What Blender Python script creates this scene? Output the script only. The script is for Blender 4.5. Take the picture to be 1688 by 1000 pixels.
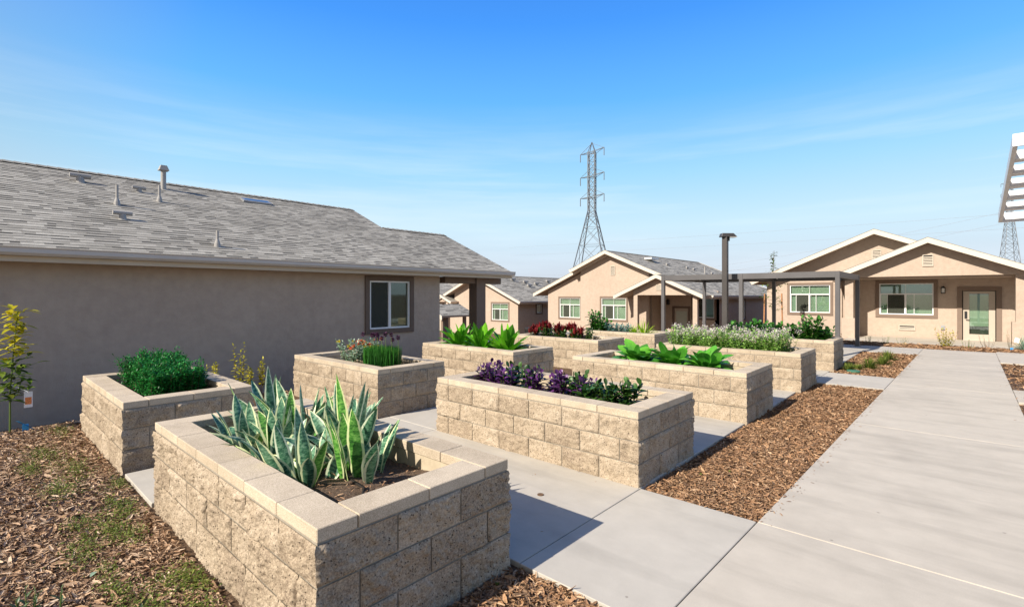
import bpy, bmesh, math, random
import numpy as np
from math import radians, sin, cos, pi
from mathutils import Vector, Matrix, noise

for o in list(bpy.data.objects): bpy.data.objects.remove(o)
S = bpy.context.scene
# ------------------------------------------------------------------ camera
cam = bpy.data.objects.new('camera', bpy.data.cameras.new('camera'))
S.collection.objects.link(cam); S.camera = cam
cam.data.sensor_width = 36; cam.data.lens = 36*811.2/1688
cam.data.shift_y = -14.8/1688
cam.location = (0, 0, 1.713); cam.rotation_euler = (radians(90), 0, radians(41.87))
cam.data.clip_start = .05; cam.data.clip_end = 6000
S.render.resolution_x = 1024; S.render.resolution_y = 606
# ------------------------------------------------------------------ light
SUN_EL, SUN_AZ = 36.0, 10.0
W = bpy.data.worlds.new('World'); S.world = W; W.use_nodes = True
nt = W.node_tree; nt.nodes.clear()
def WN(t, **k):
    n = nt.nodes.new(t)
    for a, b in k.items(): setattr(n, a, b)
    return n
sky = WN('ShaderNodeTexSky', sky_type='NISHITA', sun_disc=False, sun_elevation=radians(SUN_EL),
         sun_rotation=radians(180+SUN_AZ), altitude=0, air_density=1.35, dust_density=.3, ozone_density=1.0)
hsv = WN('ShaderNodeHueSaturation'); hsv.inputs['Saturation'].default_value = 1.16; hsv.inputs['Value'].default_value = 1.0
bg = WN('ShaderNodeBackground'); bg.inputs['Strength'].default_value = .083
out = WN('ShaderNodeOutputWorld')
tc = WN('ShaderNodeTexCoord'); mp = WN('ShaderNodeMapping'); mp.inputs['Scale'].default_value = (1.1, 1.1, 15)
mp.inputs['Rotation'].default_value = (0, radians(-2), radians(48))
cn = WN('ShaderNodeTexNoise'); cn.inputs['Scale'].default_value = 1.5; cn.inputs['Detail'].default_value = 9; cn.inputs['Roughness'].default_value = .58
cr = WN('ShaderNodeValToRGB'); cr.color_ramp.elements[0].position = .46; cr.color_ramp.elements[1].position = .8
cr.color_ramp.elements[0].color = (0, 0, 0, 1); cr.color_ramp.elements[1].color = (.6, .6, .6, 1)
sx = WN('ShaderNodeSeparateXYZ')
cm = WN('ShaderNodeMapRange'); cm.inputs['From Min'].default_value = .36; cm.inputs['From Max'].default_value = .20
mul = WN('ShaderNodeMath', operation='MULTIPLY')
mx = WN('ShaderNodeMix', data_type='RGBA'); mx.inputs['B'].default_value = (6.6, 7.7, 8.6, 1)
L = nt.links.new
L(tc.outputs['Generated'], mp.inputs['Vector']); L(mp.outputs[0], cn.inputs['Vector']); L(cn.outputs['Fac'], cr.inputs['Fac'])
L(tc.outputs['Generated'], sx.inputs[0]); L(sx.outputs['Z'], cm.inputs['Value'])
L(cr.outputs['Color'], mul.inputs[0]); L(cm.outputs[0], mul.inputs[1]); L(mul.outputs[0], mx.inputs['Factor'])
gr = WN('ShaderNodeValToRGB'); ge = gr.color_ramp.elements
SK = [(0, (5.0, 5.5, 6.5)), (.06, (5.2, 6.1, 7.2)), (.13, (5.0, 6.8, 8.0)), (.23, (3.1, 5.9, 8.3)), (.36, (1.15, 4.1, 8.5)), (.48, (.52, 2.75, 8.2)), (.60, (.36, 1.9, 6.8)), (1, (.15, .8, 2.8))]
while len(ge) < len(SK): ge.new(.5)
for i, (p_, c_) in enumerate(SK): ge[i].position = p_; ge[i].color = (*[v/9 for v in c_], 1)
L(sx.outputs['Z'], gr.inputs['Fac']); sc8 = WN('ShaderNodeVectorMath', operation='SCALE'); sc8.inputs['Scale'].default_value = 9; L(gr.outputs['Color'], sc8.inputs[0])
m2 = WN('ShaderNodeMix', data_type='RGBA'); m2.inputs['Factor'].default_value = .93
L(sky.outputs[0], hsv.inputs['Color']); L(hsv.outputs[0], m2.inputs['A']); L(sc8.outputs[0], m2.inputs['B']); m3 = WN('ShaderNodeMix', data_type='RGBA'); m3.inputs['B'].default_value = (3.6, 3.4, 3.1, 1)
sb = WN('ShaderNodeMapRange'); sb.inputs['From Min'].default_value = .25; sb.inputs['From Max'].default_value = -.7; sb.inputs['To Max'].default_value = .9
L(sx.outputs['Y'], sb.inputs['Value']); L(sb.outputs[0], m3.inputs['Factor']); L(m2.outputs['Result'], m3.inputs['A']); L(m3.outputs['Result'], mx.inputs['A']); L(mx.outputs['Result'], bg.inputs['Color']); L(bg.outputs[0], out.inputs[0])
sd = bpy.data.lights.new('sun', 'SUN'); sd.energy = 5.0; sd.angle = radians(.5); sd.color = (1, .92, .81)
sun = bpy.data.objects.new('sun', sd); S.collection.objects.link(sun)
sun.rotation_euler = (radians(90-SUN_EL), 0, radians(-SUN_AZ)); sun.location = (0, -10, 20)
S.view_settings.view_transform = 'Standard'; S.view_settings.look = 'None'; S.view_settings.gamma = 1
S.view_settings.use_curve_mapping = False; S.view_settings.exposure = .62
try: S.cycles.max_bounces = 8; S.cycles.transparent_max_bounces = 16
except Exception: pass
random.seed(3); RNG = np.random.default_rng(5)
COL = S.collection

# ------------------------------------------------------------------ materials
M = {}
class NB:
    def __init__(s, name):
        s.m = bpy.data.materials.new(name); s.m.use_nodes = True; s.t = s.m.node_tree
        s.b = s.t.nodes['Principled BSDF']; s.o = s.t.nodes['Material Output']; M[name] = s.m
        s.b.inputs['Roughness'].default_value = .85; s.b.inputs['Specular IOR Level'].default_value = .3
    def n(s, ty, ins=None, **k):
        n = s.t.nodes.new(ty)
        for a, b in k.items(): setattr(n, a, b)
        for a, b in (ins or {}).items():
            if hasattr(b, 'is_output') or isinstance(b, bpy.types.NodeSocket): s.t.links.new(b, n.inputs[a])
            else: n.inputs[a].default_value = b
        return n
    def pos(s, scale=(1, 1, 1), rot=(0, 0, 0), src='Object'):
        g = s.n('ShaderNodeNewGeometry')
        return s.n('ShaderNodeMapping', {'Vector': g.outputs['Position'], 'Scale': scale, 'Rotation': rot}).outputs[0]
    def noise(s, v, scale, detail=4, rough=.55):
        return s.n('ShaderNodeTexNoise', {'Vector': v, 'Scale': scale, 'Detail': detail, 'Roughness': rough}).outputs['Fac']
    def ramp(s, f, stops):
        r = s.n('ShaderNodeValToRGB', {'Fac': f}); e = r.color_ramp.elements
        while len(e) < len(stops): e.new(.5)
        for i, (p, c) in enumerate(stops):
            e[i].position = p; e[i].color = (*c, 1) if len(c) == 3 else c
        return r.outputs['Color']
    def mix(s, f, a, b, blend='MIX'):
        n = s.n('ShaderNodeMix', data_type='RGBA', blend_type=blend)
        for k, v in (('Factor', f), ('A', a), ('B', b)):
            if isinstance(v, bpy.types.NodeSocket): s.t.links.new(v, n.inputs[k])
            else: n.inputs[k].default_value = v if k == 'Factor' else (*v, 1)
        return n.outputs['Result']
    def math(s, op, a, b=0, c=0):
        n = s.n('ShaderNodeMath', operation=op)
        for i, v in enumerate((a, b, c)):
            if isinstance(v, bpy.types.NodeSocket): s.t.links.new(v, n.inputs[i])
            else: n.inputs[i].default_value = v
        return n.outputs[0]
    def attr(s, name, out='Fac'): return s.n('ShaderNodeAttribute', attribute_name=name).outputs[out]
    def uv(s): return s.n('ShaderNodeSeparateXYZ', {0: s.n('ShaderNodeUVMap').outputs[0]}).outputs
    def col(s, c):
        if isinstance(c, bpy.types.NodeSocket): s.t.links.new(c, s.b.inputs['Base Color'])
        else: s.b.inputs['Base Color'].default_value = (*c, 1)
        return s
    def bump(s, h, st=.5, d=.01):
        n = s.n('ShaderNodeBump', {'Height': h, 'Strength': st, 'Distance': d})
        s.t.links.new(n.outputs[0], s.b.inputs['Normal']); return s
    def set(s, **k):
        for a, b in k.items(): s.b.inputs[a.replace('_', ' ')].default_value = b
        return s

def paint(name, c, rough=.6, var=.06, spec=.3, metal=0, sc=3):
    q = NB(name); p = q.pos()
    f = q.noise(p, sc, 5)
    q.col(q.ramp(f, [(.3, tuple(x*(1-var) for x in c)), (.7, tuple(min(1, x*(1+var)) for x in c))]))
    q.set(Roughness=rough, Specular_IOR_Level=spec, Metallic=metal)
    q.bump(q.noise(p, 90, 3), .12, .004)
    return q
# stucco
q = NB('stucco'); p = q.pos()
a = q.noise(p, .7, 5, .6); b_ = q.noise(p, 7, 4)
c = q.ramp(a, [(.3, (.425, .34, .268)), (.7, (.48, .39, .312))])
c = q.mix(.30, c, q.ramp(b_, [(.3, (.36, .27, .21)), (.7, (.55, .43, .34))]))
st = q.noise(q.pos((5, 5, .35)), 1.6, 4)
c = q.mix(q.math('MULTIPLY', q.ramp(st, [(.52, (0, 0, 0)), (.75, (1, 1, 1))]), .16), c, (.33, .26, .205))
q.col(c).bump(q.math('ADD', q.noise(p, 75, 4, .7), q.math('MULTIPLY', q.noise(p, 9, 2), 1.6)), .55, .012).set(Roughness=.95)
paint('band_stucco', (.47, .36, .28), .95)
paint('dark_trim', (.150, .105, .078), .7, .05)
paint('porch_trim', (.20, .145, .11), .75, .05)
paint('white_trim', (.60, .545, .46), .6, .03)
paint('cream', (.56, .47, .36), .7, .04)
paint('gutter', (.56, .505, .45), .45, .04, .5)
paint('white_vinyl', (.80, .80, .78), .4, .02, .5)
paint('door_paint', (.45, .385, .31), .5, .03, .4)
paint('dark_metal', (.115, .11, .112), .45, .1, .5, .3, 2)
paint('pole_bronze', (.065, .058, .055), .45, .1, .5, .3, 2)
paint('white_steel', (.74, .74, .74), .4, .03, .5)
paint('galv', (.36, .37, .38), .45, .12, .5, .5, 2)
paint('lattice_steel', (.16, .18, .20), .6, .1, .4, .3, .2)
paint('wire', (.34, .36, .40), .6)
paint('vent_grey', (.33, .315, .295), .7, .08)
paint('black', (.02, .02, .022), .5, .1)
paint('lens', (.7, .68, .62), .3, .05)
paint('soffit', (.42, .33, .26), .85, .05)
paint('louver', (.50, .44, .36), .6, .04)
paint('stake_wood', (.42, .20, .09), .8, .2, sc=9)
paint('tag_white', (.85, .85, .83), .6, .02)
paint('tag_orange', (.75, .25, .08), .6, .2, sc=60)
paint('tag_blue', (.04, .30, .62), .5, .05)
paint('valve_green', (.06, .17, .11), .6, .1)
paint('rust', (.14, .085, .05), .8, .2, sc=30)
paint('tubing', (.025, .02, .018), .5, .1)
paint('blind', (.60, .60, .53), .6, .05)
paint('blind_pale', (.47, .50, .42), .6, .05)
q = paint('interior', (.10, .10, .09), .9)
# glass: clear tinted + fresnel reflection
q = NB('screen'); q.t.nodes.remove(q.b)
ms = q.n('ShaderNodeMixShader', {0: .62, 1: q.n('ShaderNodeBsdfTransparent').outputs[0], 2: q.n('ShaderNodeBsdfDiffuse', {'Color': (.075, .08, .065, 1)}).outputs[0]})
q.t.links.new(ms.outputs[0], q.o.inputs[0])
q = NB('glass'); q.t.nodes.remove(q.b)
tr = q.n('ShaderNodeBsdfTransparent', {'Color': (.84, .93, .87, 1)}); gl = q.n('ShaderNodeBsdfGlossy', {'Color': (.95, 1, .97, 1), 'Roughness': .02})
fr = q.math('POWER', q.n('ShaderNodeLayerWeight', {'Blend': .5}).outputs['Facing'], 3.5)
ms = q.n('ShaderNodeMixShader', {0: q.math('MULTIPLY_ADD', fr, .7, .16), 1: tr.outputs[0], 2: gl.outputs[0]})
q.t.links.new(ms.outputs[0], q.o.inputs[0])
q = NB('glass_dark'); q.t.nodes.remove(q.b)
tr = q.n('ShaderNodeBsdfTransparent', {'Color': (.48, .58, .53, 1)}); gl = q.n('ShaderNodeBsdfGlossy', {'Color': (.9, 1, .96, 1), 'Roughness': .03})
fr = q.math('POWER', q.n('ShaderNodeLayerWeight', {'Blend': .5}).outputs['Facing'], 3.5)
ms = q.n('ShaderNodeMixShader', {0: q.math('MULTIPLY_ADD', fr, .8, .10), 1: tr.outputs[0], 2: gl.outputs[0]})
q.t.links.new(ms.outputs[0], q.o.inputs[0])
# concrete
def concrete(name, base, streak=True):
    q = NB(name); p = q.pos()
    big = q.noise(p, .8, 6, .6); mid = q.noise(p, 4.5, 5, .6); fine = q.noise(p, 160, 3, .7)
    c = q.ramp(big, [(.28, tuple(x*.80 for x in base)), (.5, base), (.75, tuple(x*1.08 for x in base))])
    c = q.mix(.3, c, q.ramp(mid, [(.3, tuple(x*.74 for x in base)), (.7, tuple(x*1.14 for x in base))]))
    if streak:
        stv = q.noise(q.pos((.33, 2.2, 1), (0, 0, radians(-1.4))), 1.5, 5, .6)
        k = q.ramp(stv, [(.50, (0, 0, 0)), (.66, (1, 1, 1))])
        c = q.mix(q.math('MULTIPLY', k, .36), c, tuple(x*.60 for x in base))
    c = q.mix(.12, c, q.ramp(fine, [(.35, (.12, .11, .1)), (.6, tuple(x*1.1 for x in base))]))
    sp = q.n('ShaderNodeTexVoronoi', {'Vector': p, 'Scale': 3.1, 'Randomness': 1}).outputs['Distance']
    c = q.mix(q.math('MULTIPLY', q.math('LESS_THAN', sp, .035), .55), c, (.16, .14, .12))
    br = q.noise(q.pos((1, 26, 1)), 12, 2)
    q.col(c).bump(q.math('ADD', q.math('MULTIPLY', fine, .5), br), .22, .003).set(Roughness=.88)
concrete('concrete', (.49, .44, .365)); concrete('concrete_grey', (.46, .425, .365), True)
# split-face block
def blockmat(name, lo, mid, hi):
    q = NB(name); p = q.pos(); t = q.attr('tone')
    n1 = q.noise(p, 11, 5, .65); n2 = q.noise(p, 95, 4, .75); n3 = q.noise(p, 3, 3)
    f = q.math('ADD', q.math('MULTIPLY', n1, .62), q.math('MULTIPLY', n3, .38))
    f = q.math('ADD', f, q.math('MULTIPLY', q.math('SUBTRACT', t, .5), .17))
    c = q.ramp(f, [(.34, lo), (.50, mid), (.66, hi)])
    c = q.mix(.42, c, q.ramp(n2, [(.38, tuple(x*.42 for x in lo)), (.62, tuple(min(1, x*1.3) for x in hi))]))
    v = q.n('ShaderNodeTexVoronoi', {'Vector': p, 'Scale': 58, 'Randomness': 1}).outputs['Distance']
    vm = q.n('ShaderNodeTexVoronoi', {'Vector': p, 'Scale': 58, 'Randomness': 1}).outputs['Color']
    pick = q.math('GREATER_THAN', q.n('ShaderNodeSeparateColor', {0: vm}).outputs[0], .60)
    pit = q.math('MULTIPLY', q.math('LESS_THAN', v, .26), pick)
    c = q.mix(q.math('MULTIPLY', pit, .8), c, (.05, .035, .022))
    q.col(c).bump(q.math('SUBTRACT', q.math('ADD', q.math('MULTIPLY', q.noise(p, 130, 3, .7), .5), q.noise(p, 34, 4, .7)), q.math('MULTIPLY', pit, .8)), .85, .012).set(Roughness=.95)
blockmat('split_block', (.235, .175, .12), (.375, .295, .205), (.50, .41, .305))
q = NB('mortar'); p = q.pos(); q.col(q.ramp(q.noise(p, 40, 4), [(.3, (.27, .235, .185)), (.7, (.37, .325, .26))])).bump(q.noise(p, 120, 3), .4, .005)
q = NB('coping'); p = q.pos(); t = q.attr('tone')
c = q.ramp(q.math('ADD', q.math('MULTIPLY', q.noise(p, 5, 5, .6), .7), q.math('MULTIPLY', t, .3)), [(.3, (.43, .345, .24)), (.7, (.57, .47, .345))])
c = q.mix(.38, c, q.ramp(q.noise(p, 170, 3, .8), [(.38, (.16, .125, .085)), (.62, (.74, .64, .50))]))
c = q.mix(1, c, q.ramp(q.noise(p, 2.6, 5, .7), [(.35, (.86, .85, .84)), (.6, (1.05, 1.05, 1.05))]), 'MULTIPLY')
q.col(c).bump(q.noise(p, 230, 3, .8), .4, .003).set(Roughness=.93)
q = NB('inner_block'); p = q.pos(); q.col(q.ramp(q.noise(p, 14, 5), [(.3, (.40, .33, .23)), (.7, (.50, .42, .30))])).bump(q.noise(p, 160, 3), .4, .005)
# soil / ground
q = NB('soil'); p = q.pos(); q.col(q.ramp(q.noise(p, 70, 6, .8), [(.3, (.05, .032, .022)), (.5, (.16, .105, .07)), (.72, (.36, .26, .18))])).bump(q.noise(p, 60, 5, .8), .9, .03)
q = NB('ground'); p = q.pos()
c = q.ramp(q.noise(p, 45, 6, .75), [(.32, (.035, .02, .013)), (.5, (.115, .066, .038)), (.7, (.30, .19, .11))])
q.col(q.mix(q.math('MULTIPLY', q.noise(p, .5, 4), .4), c, (.17, .12, .075))).bump(q.noise(p, 40, 5, .8), .9, .04)
def chipmat(name, stops):
    q = NB(name); r = q.attr('rnd'); p = q.pos()
    c = q.ramp(r, stops)
    c = q.mix(.35, c, q.ramp(q.noise(q.pos((60, 60, 60)), 1, 3), [(.35, (.08, .05, .03)), (.65, (.55, .38, .24))]))
    q.col(c).set(Roughness=.9)
chipmat('chips', [(0, (.035, .017, .009)), (.2, (.14, .062, .028)), (.5, (.30, .145, .065)), (.84, (.44, .25, .125)), (1, (.60, .42, .26))])
chipmat('chips_grey', [(0, (.05, .025, .015)), (.16, (.19, .10, .055)), (.45, (.39, .235, .135)), (.8, (.57, .40, .265)), (1, (.70, .56, .42))])
# shingles
q = NB('shingle'); p = q.pos(); t = q.attr('tone')
c = q.ramp(t, [(0, (.060, .057, .052)), (.12, (.09, .085, .078)), (.2, (.22, .205, .175)), (.6, (.32, .30, .26)), (1, (.45, .425, .37))])
c = q.mix(1, c, q.ramp(q.noise(p, 130, 3, .8), [(.35, (.6, .6, .6)), (.65, (1.35, 1.35, 1.35))]), 'MULTIPLY')
c = q.mix(1, c, q.ramp(q.noise(p, .7, 4), [(.3, (.88, .88, .88)), (.7, (1.08, 1.08, 1.08))]), 'MULTIPLY')
q.col(c).bump(q.noise(p, 300, 2), .3, .003).set(Roughness=.95)
# leaves
def leafmat(name, stops, rough=.45, vein=None, transl=.25, spec=.35):
    q = NB(name); r = q.attr('rnd'); u = q.uv(); p = q.pos()
    c = q.ramp(r, stops)
    if vein:
        mid = q.math('LESS_THAN', q.math('ABSOLUTE', q.math('SUBTRACT', u[0], .5)), .05)
        c = q.mix(q.math('MULTIPLY', mid, .5), c, vein)
    c = q.mix(.2, c, q.mix(1, c, q.ramp(q.noise(p, 30, 3), [(.3, (.4, .4, .4)), (.7, (1.5, 1.5, 1.5))]), 'MULTIPLY'))
    q.col(c); q.set(Roughness=rough, Specular_IOR_Level=spec)
    tn = q.n('ShaderNodeBsdfTranslucent', {'Color': c}); ms = q.n('ShaderNodeMixShader', {0: transl, 1: q.b.outputs[0], 2: tn.outputs[0]})
    q.t.links.new(ms.outputs[0], q.o.inputs[0]); return q
leafmat('leaf_lush', [(0, (.03, .12, .008)), (.5, (.085, .32, .012)), (1, (.20, .56, .025))], .35, (.2, .45, .05), .3)
leafmat('leaf_hosta', [(0, (.025, .13, .014)), (.5, (.07, .30, .025)), (1, (.15, .46, .045))], .42, (.12, .34, .06), .25)
leafmat('leaf_mid', [(0, (.015, .06, .010)), (.5, (.035, .15, .018)), (1, (.08, .27, .03))], .4, None, .25)
leafmat('leaf_dark', [(0, (.012, .038, .008)), (.5, (.03, .09, .016)), (1, (.075, .18, .03))], .4, (.05, .12, .03), .2)
leafmat('leaf_bush', [(0, (.005, .06, .010)), (.5, (.014, .16, .022)), (1, (.04, .33, .05))], .5, None, .2)
leafmat('leaf_purple', [(0, (.028, .010, .035)), (.5, (.075, .022, .095)), (1, (.18, .06, .23))], .4, None, .2)
leafmat('leaf_catmint', [(0, (.14, .30, .04)), (.5, (.27, .50, .10)), (1, (.44, .64, .20))], .6, None, .3)
leafmat('leaf_silver', [(0, (.14, .24, .15)), (.5, (.26, .38, .27)), (1, (.42, .52, .40))], .7, None, .2)
leafmat('leaf_blue', [(0, (.06, .17, .15)), (.5, (.13, .27, .24)), (1, (.24, .40, .37))], .6, None, .2)
leafmat('leaf_lime', [(0, (.16, .32, .01)), (.5, (.30, .50, .015)), (1, (.50, .66, .04))], .45, None, .35)
leafmat('leaf_chive', [(0, (.010, .06, .008)), (.5, (.022, .13, .012)), (1, (.05, .22, .02))], .45, None, .2)
leafmat('leaf_yellow', [(0, (.28, .27, .015)), (.5, (.52, .48, .02)), (1, (.72, .62, .05))], .45, None, .3)
leafmat('leaf_weed', [(0, (.05, .085, .012)), (.5, (.12, .17, .022)), (1, (.26, .30, .06))], .6, None, .25)
leafmat('leaf_sapling', [(0, (.04, .08, .012)), (.5, (.11, .18, .02)), (1, (.24, .32, .04))], .45, None, .25)
leafmat('leaf_oleander', [(0, (.03, .06, .03)), (.5, (.06, .11, .05)), (1, (.13, .19, .09))], .4, (.3, .3, .1), .15)
leafmat('petal_white', [(0, (.50, .42, .40)), (.5, (.70, .61, .58)), (1, (.85, .78, .75))], .7, None, .3)
leafmat('petal_coral', [(0, (.60, .10, .06)), (.6, (.75, .20, .10)), (1, (.80, .45, .10))], .6, None, .3)
leafmat('petal_yellow', [(0, (.60, .48, .02)), (1, (.75, .65, .06))], .6, None, .3)
leafmat('petal_red', [(0, (.07, .008, .010)), (.5, (.17, .012, .015)), (1, (.36, .025, .03))], .5, None, .25)
leafmat('petal_plum', [(0, (.035, .012, .03)), (.5, (.08, .025, .065)), (1, (.15, .05, .12))], .6, None, .15)
leafmat('stem_green', [(0, (.06, .11, .02)), (1, (.16, .22, .05))], .6, None, 0)
leafmat('stem_brown', [(0, (.10, .065, .04)), (1, (.20, .14, .09))], .8, None, 0)
q = leafmat('snake_leaf', [(0, (.03, .11, .045)), (.5, (.055, .17, .075)), (1, (.10, .24, .11))], .38, None, .12, .45)
u = q.uv(); r = q.attr('rnd')
vv = q.n('ShaderNodeCombineXYZ', {0: q.math('MULTIPLY', u[0], 1.6), 1: q.math('MULTIPLY', u[1], 15), 2: q.math('MULTIPLY', r, 60)}).outputs[0]
bn = q.noise(vv, 1.6, 4, .7)
band = q.ramp(bn, [(.38, (.018, .075, .042)), (.50, (.07, .20, .105)), (.66, (.25, .41, .26))])
band2 = q.ramp(bn, [(.38, (.02, .085, .015)), (.50, (.065, .23, .03)), (.66, (.20, .43, .09))])
band = q.mix(q.math('GREATER_THAN', r, .72), band, band2)
edge = q.math('ABSOLUTE', q.math('SUBTRACT', u[0], .5))
e2 = q.math('ADD', edge, q.math('MULTIPLY', q.math('SUBTRACT', q.noise(vv, .9, 2), .5), .10))
ec = q.mix(r, (.66, .72, .52), (.60, .65, .30))
cc = q.mix(q.ramp(e2, [(.335, (0, 0, 0)), (.375, (1, 1, 1))]), band, ec)
q.col(cc)
for n in q.t.nodes:
    if n.type == 'BSDF_TRANSLUCENT': q.t.links.new(cc, n.inputs['Color'])

# ------------------------------------------------------------------ object helpers
def tag(o, label=None, cat=None, group=None, kind=None):
    if label: o['label'] = label
    if cat: o['category'] = cat
    if group: o['group'] = group
    if kind: o['kind'] = kind
    return o
def thing(name, label, cat, loc=(0, 0, 0), group=None):
    o = bpy.data.objects.new(name, None); COL.objects.link(o); o.location = loc; o.empty_display_size = .1
    return tag(o, label, cat, group)
def wloc(o):
    v = Vector((0, 0, 0))
    while o: v += o.location; o = o.parent
    return v
def link(name, me, parent=None, mats=()):
    o = bpy.data.objects.new(name, me); COL.objects.link(o)
    for m in mats: me.materials.append(M[m] if isinstance(m, str) else m)
    if parent:
        off = wloc(parent); me.transform(Matrix.Translation(-off)); o.parent = parent
    return o
class MB:
    def __init__(s): s.v = []; s.f = []; s.m = []; s.t = []
    def quad(s, *p, m=0, tone=.5):
        i = len(s.v); s.v += [tuple(x) for x in p]; s.f.append(tuple(range(i, i+len(p)))); s.m.append(m); s.t.append(tone)
    def hull8(s, p, m=0, tone=.5):
        i = len(s.v); s.v += [tuple(x) for x in p]
        for f in ((0, 3, 2, 1), (4, 5, 6, 7), (0, 1, 5, 4), (1, 2, 6, 5), (2, 3, 7, 6), (3, 0, 4, 7)):
            s.f.append(tuple(i+k for k in f)); s.m.append(m); s.t.append(tone)
    def box(s, a, b, m=0, tone=.5):
        (x0, y0, z0), (x1, y1, z1) = a, b
        s.hull8([(x0, y0, z0), (x1, y0, z0), (x1, y1, z0), (x0, y1, z0), (x0, y0, z1), (x1, y0, z1), (x1, y1, z1), (x0, y1, z1)], m, tone)
    def fbox(s, F, u0, u1, z0, z1, n0, n1, m=0, tone=.5):   # F=(O,U,N): wall frame
        O, U, N = F
        P = lambda u, n, z: (O[0]+U[0]*u+N[0]*n, O[1]+U[1]*u+N[1]*n, O[2]+z)
        flip = (U[0]*N[1]-U[1]*N[0]) > 0
        a = [P(u0, n0, z0), P(u1, n0, z0), P(u1, n1, z0), P(u0, n1, z0), P(u0, n0, z1), P(u1, n0, z1), P(u1, n1, z1), P(u0, n1, z1)]
        if not flip: a = [a[3], a[2], a[1], a[0], a[7], a[6], a[5], a[4]]
        s.hull8(a, m, tone)
    def bar(s, p, q, w, h=None, up=(0, 0, 1), m=0, tone=.5):
        h = h or w; p = Vector(p); q = Vector(q); d = (q-p).normalized(); up = Vector(up)
        if abs(d.dot(up)) > .98: up = Vector((0, 1, 0))
        a = d.cross(up).normalized(); b = a.cross(d).normalized(); a *= w/2; b *= h/2
        s.hull8([p-a-b, p+a-b, p+a+b, p-a+b, q-a-b, q+a-b, q+a+b, q-a+b], m, tone)
    def tube(s, pts, rad, n=8, m=0, tone=.5, cap=True):
        pts = [Vector(p) for p in pts]; rad = rad if hasattr(rad, '__len__') else [rad]*len(pts); rings = []
        for i, p in enumerate(pts):
            d = (pts[min(i+1, len(pts)-1)]-pts[max(i-1, 0)]).normalized()
            a = d.cross(Vector((0, 0, 1))) if abs(d.z) < .95 else d.cross(Vector((0, 1, 0)))
            a.normalize(); b = a.cross(d); i0 = len(s.v)
            for k in range(n):
                t = 2*pi*k/n; s.v.append(tuple(p+(a*cos(t)+b*sin(t))*rad[i]))
            rings.append(i0)
        for j in range(len(rings)-1):
            for k in range(n):
                a, b = rings[j], rings[j+1]
                s.f.append((a+k, a+(k+1) % n, b+(k+1) % n, b+k)); s.m.append(m); s.t.append(tone)
        if cap:
            s.f.append(tuple(rings[0]+k for k in range(n))[::-1]); s.m.append(m); s.t.append(tone)
            s.f.append(tuple(rings[-1]+k for k in range(n))); s.m.append(m); s.t.append(tone)
    def prism(s, poly, d, m=0, tone=.5):     # poly 3d points, extruded by vector d
        n = len(poly); i = len(s.v); d = Vector(d)
        s.v += [tuple(p) for p in poly]+[tuple(Vector(p)+d) for p in poly]
        s.f.append(tuple(i+k for k in range(n))[::-1]); s.f.append(tuple(i+n+k for k in range(n)))
        s.m += [m, m]; s.t += [tone]*2
        for k in range(n):
            s.f.append((i+k, i+(k+1) % n, i+n+(k+1) % n, i+n+k)); s.m.append(m); s.t.append(tone)
    def build(s, name, mats, parent=None, smooth=False, tone=False, bevel=0):
        me = bpy.data.meshes.new(name); me.from_pydata(s.v, [], s.f); me.update()
        if max(s.m) > 0: me.polygons.foreach_set('material_index', s.m)
        if tone:
            at = me.attributes.new('tone', 'FLOAT', 'FACE'); at.data.foreach_set('value', s.t)
        bm = bmesh.new(); bm.from_mesh(me); bmesh.ops.recalc_face_normals(bm, faces=bm.faces)
        if bevel: bmesh.ops.bevel(bm, geom=list(bm.edges), offset=bevel, segments=1, affect='EDGES', clamp_overlap=True)
        bm.to_mesh(me); bm.free()
        if smooth: me.shade_smooth()
        return link(name, me, parent, [mats] if isinstance(mats, str) else mats)

def npmesh(name, V, F, uv=None, rnd=None, smooth=True):
    me = bpy.data.meshes.new(name); n, k = F.shape
    me.vertices.add(len(V)); me.vertices.foreach_set('co', V.astype(np.float32).ravel())
    me.loops.add(n*k); me.loops.foreach_set('vertex_index', F.astype(np.int32).ravel())
    me.polygons.add(n); me.polygons.foreach_set('loop_start', np.arange(0, n*k, k, dtype=np.int32))
    me.polygons.foreach_set('loop_total', np.full(n, k, np.int32)); me.update(calc_edges=True)
    if uv is not None:
        l = me.uv_layers.new(name='UVMap'); l.data.foreach_set('uv', uv[F.ravel()].astype(np.float32).ravel())
    if rnd is not None:
        a = me.attributes.new('rnd', 'FLOAT', 'POINT'); a.data.foreach_set('value', rnd.astype(np.float32))
    if smooth: me.shade_smooth()
    return me
PROF = dict(
    lance=([0, .12, .3, .5, .7, .88, 1], [.22, .6, .95, 1, .72, .32, .02]),
    snake=([0, .15, .35, .6, .8, .93, 1], [.52, .78, 1, .93, .62, .26, .01]),
    oval=([0, .15, .4, .7, .9, 1], [.1, .7, 1, .82, .42, .04]),
    hosta=([0, .28, .42, .6, .8, .93, 1], [.10, .14, .75, 1, .78, .35, .03]),
    blade=([0, .3, .7, 1], [.8, 1, .7, .05]),
    chip=([0, .2, .8, 1], [.45, 1, .9, .35]))
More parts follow.
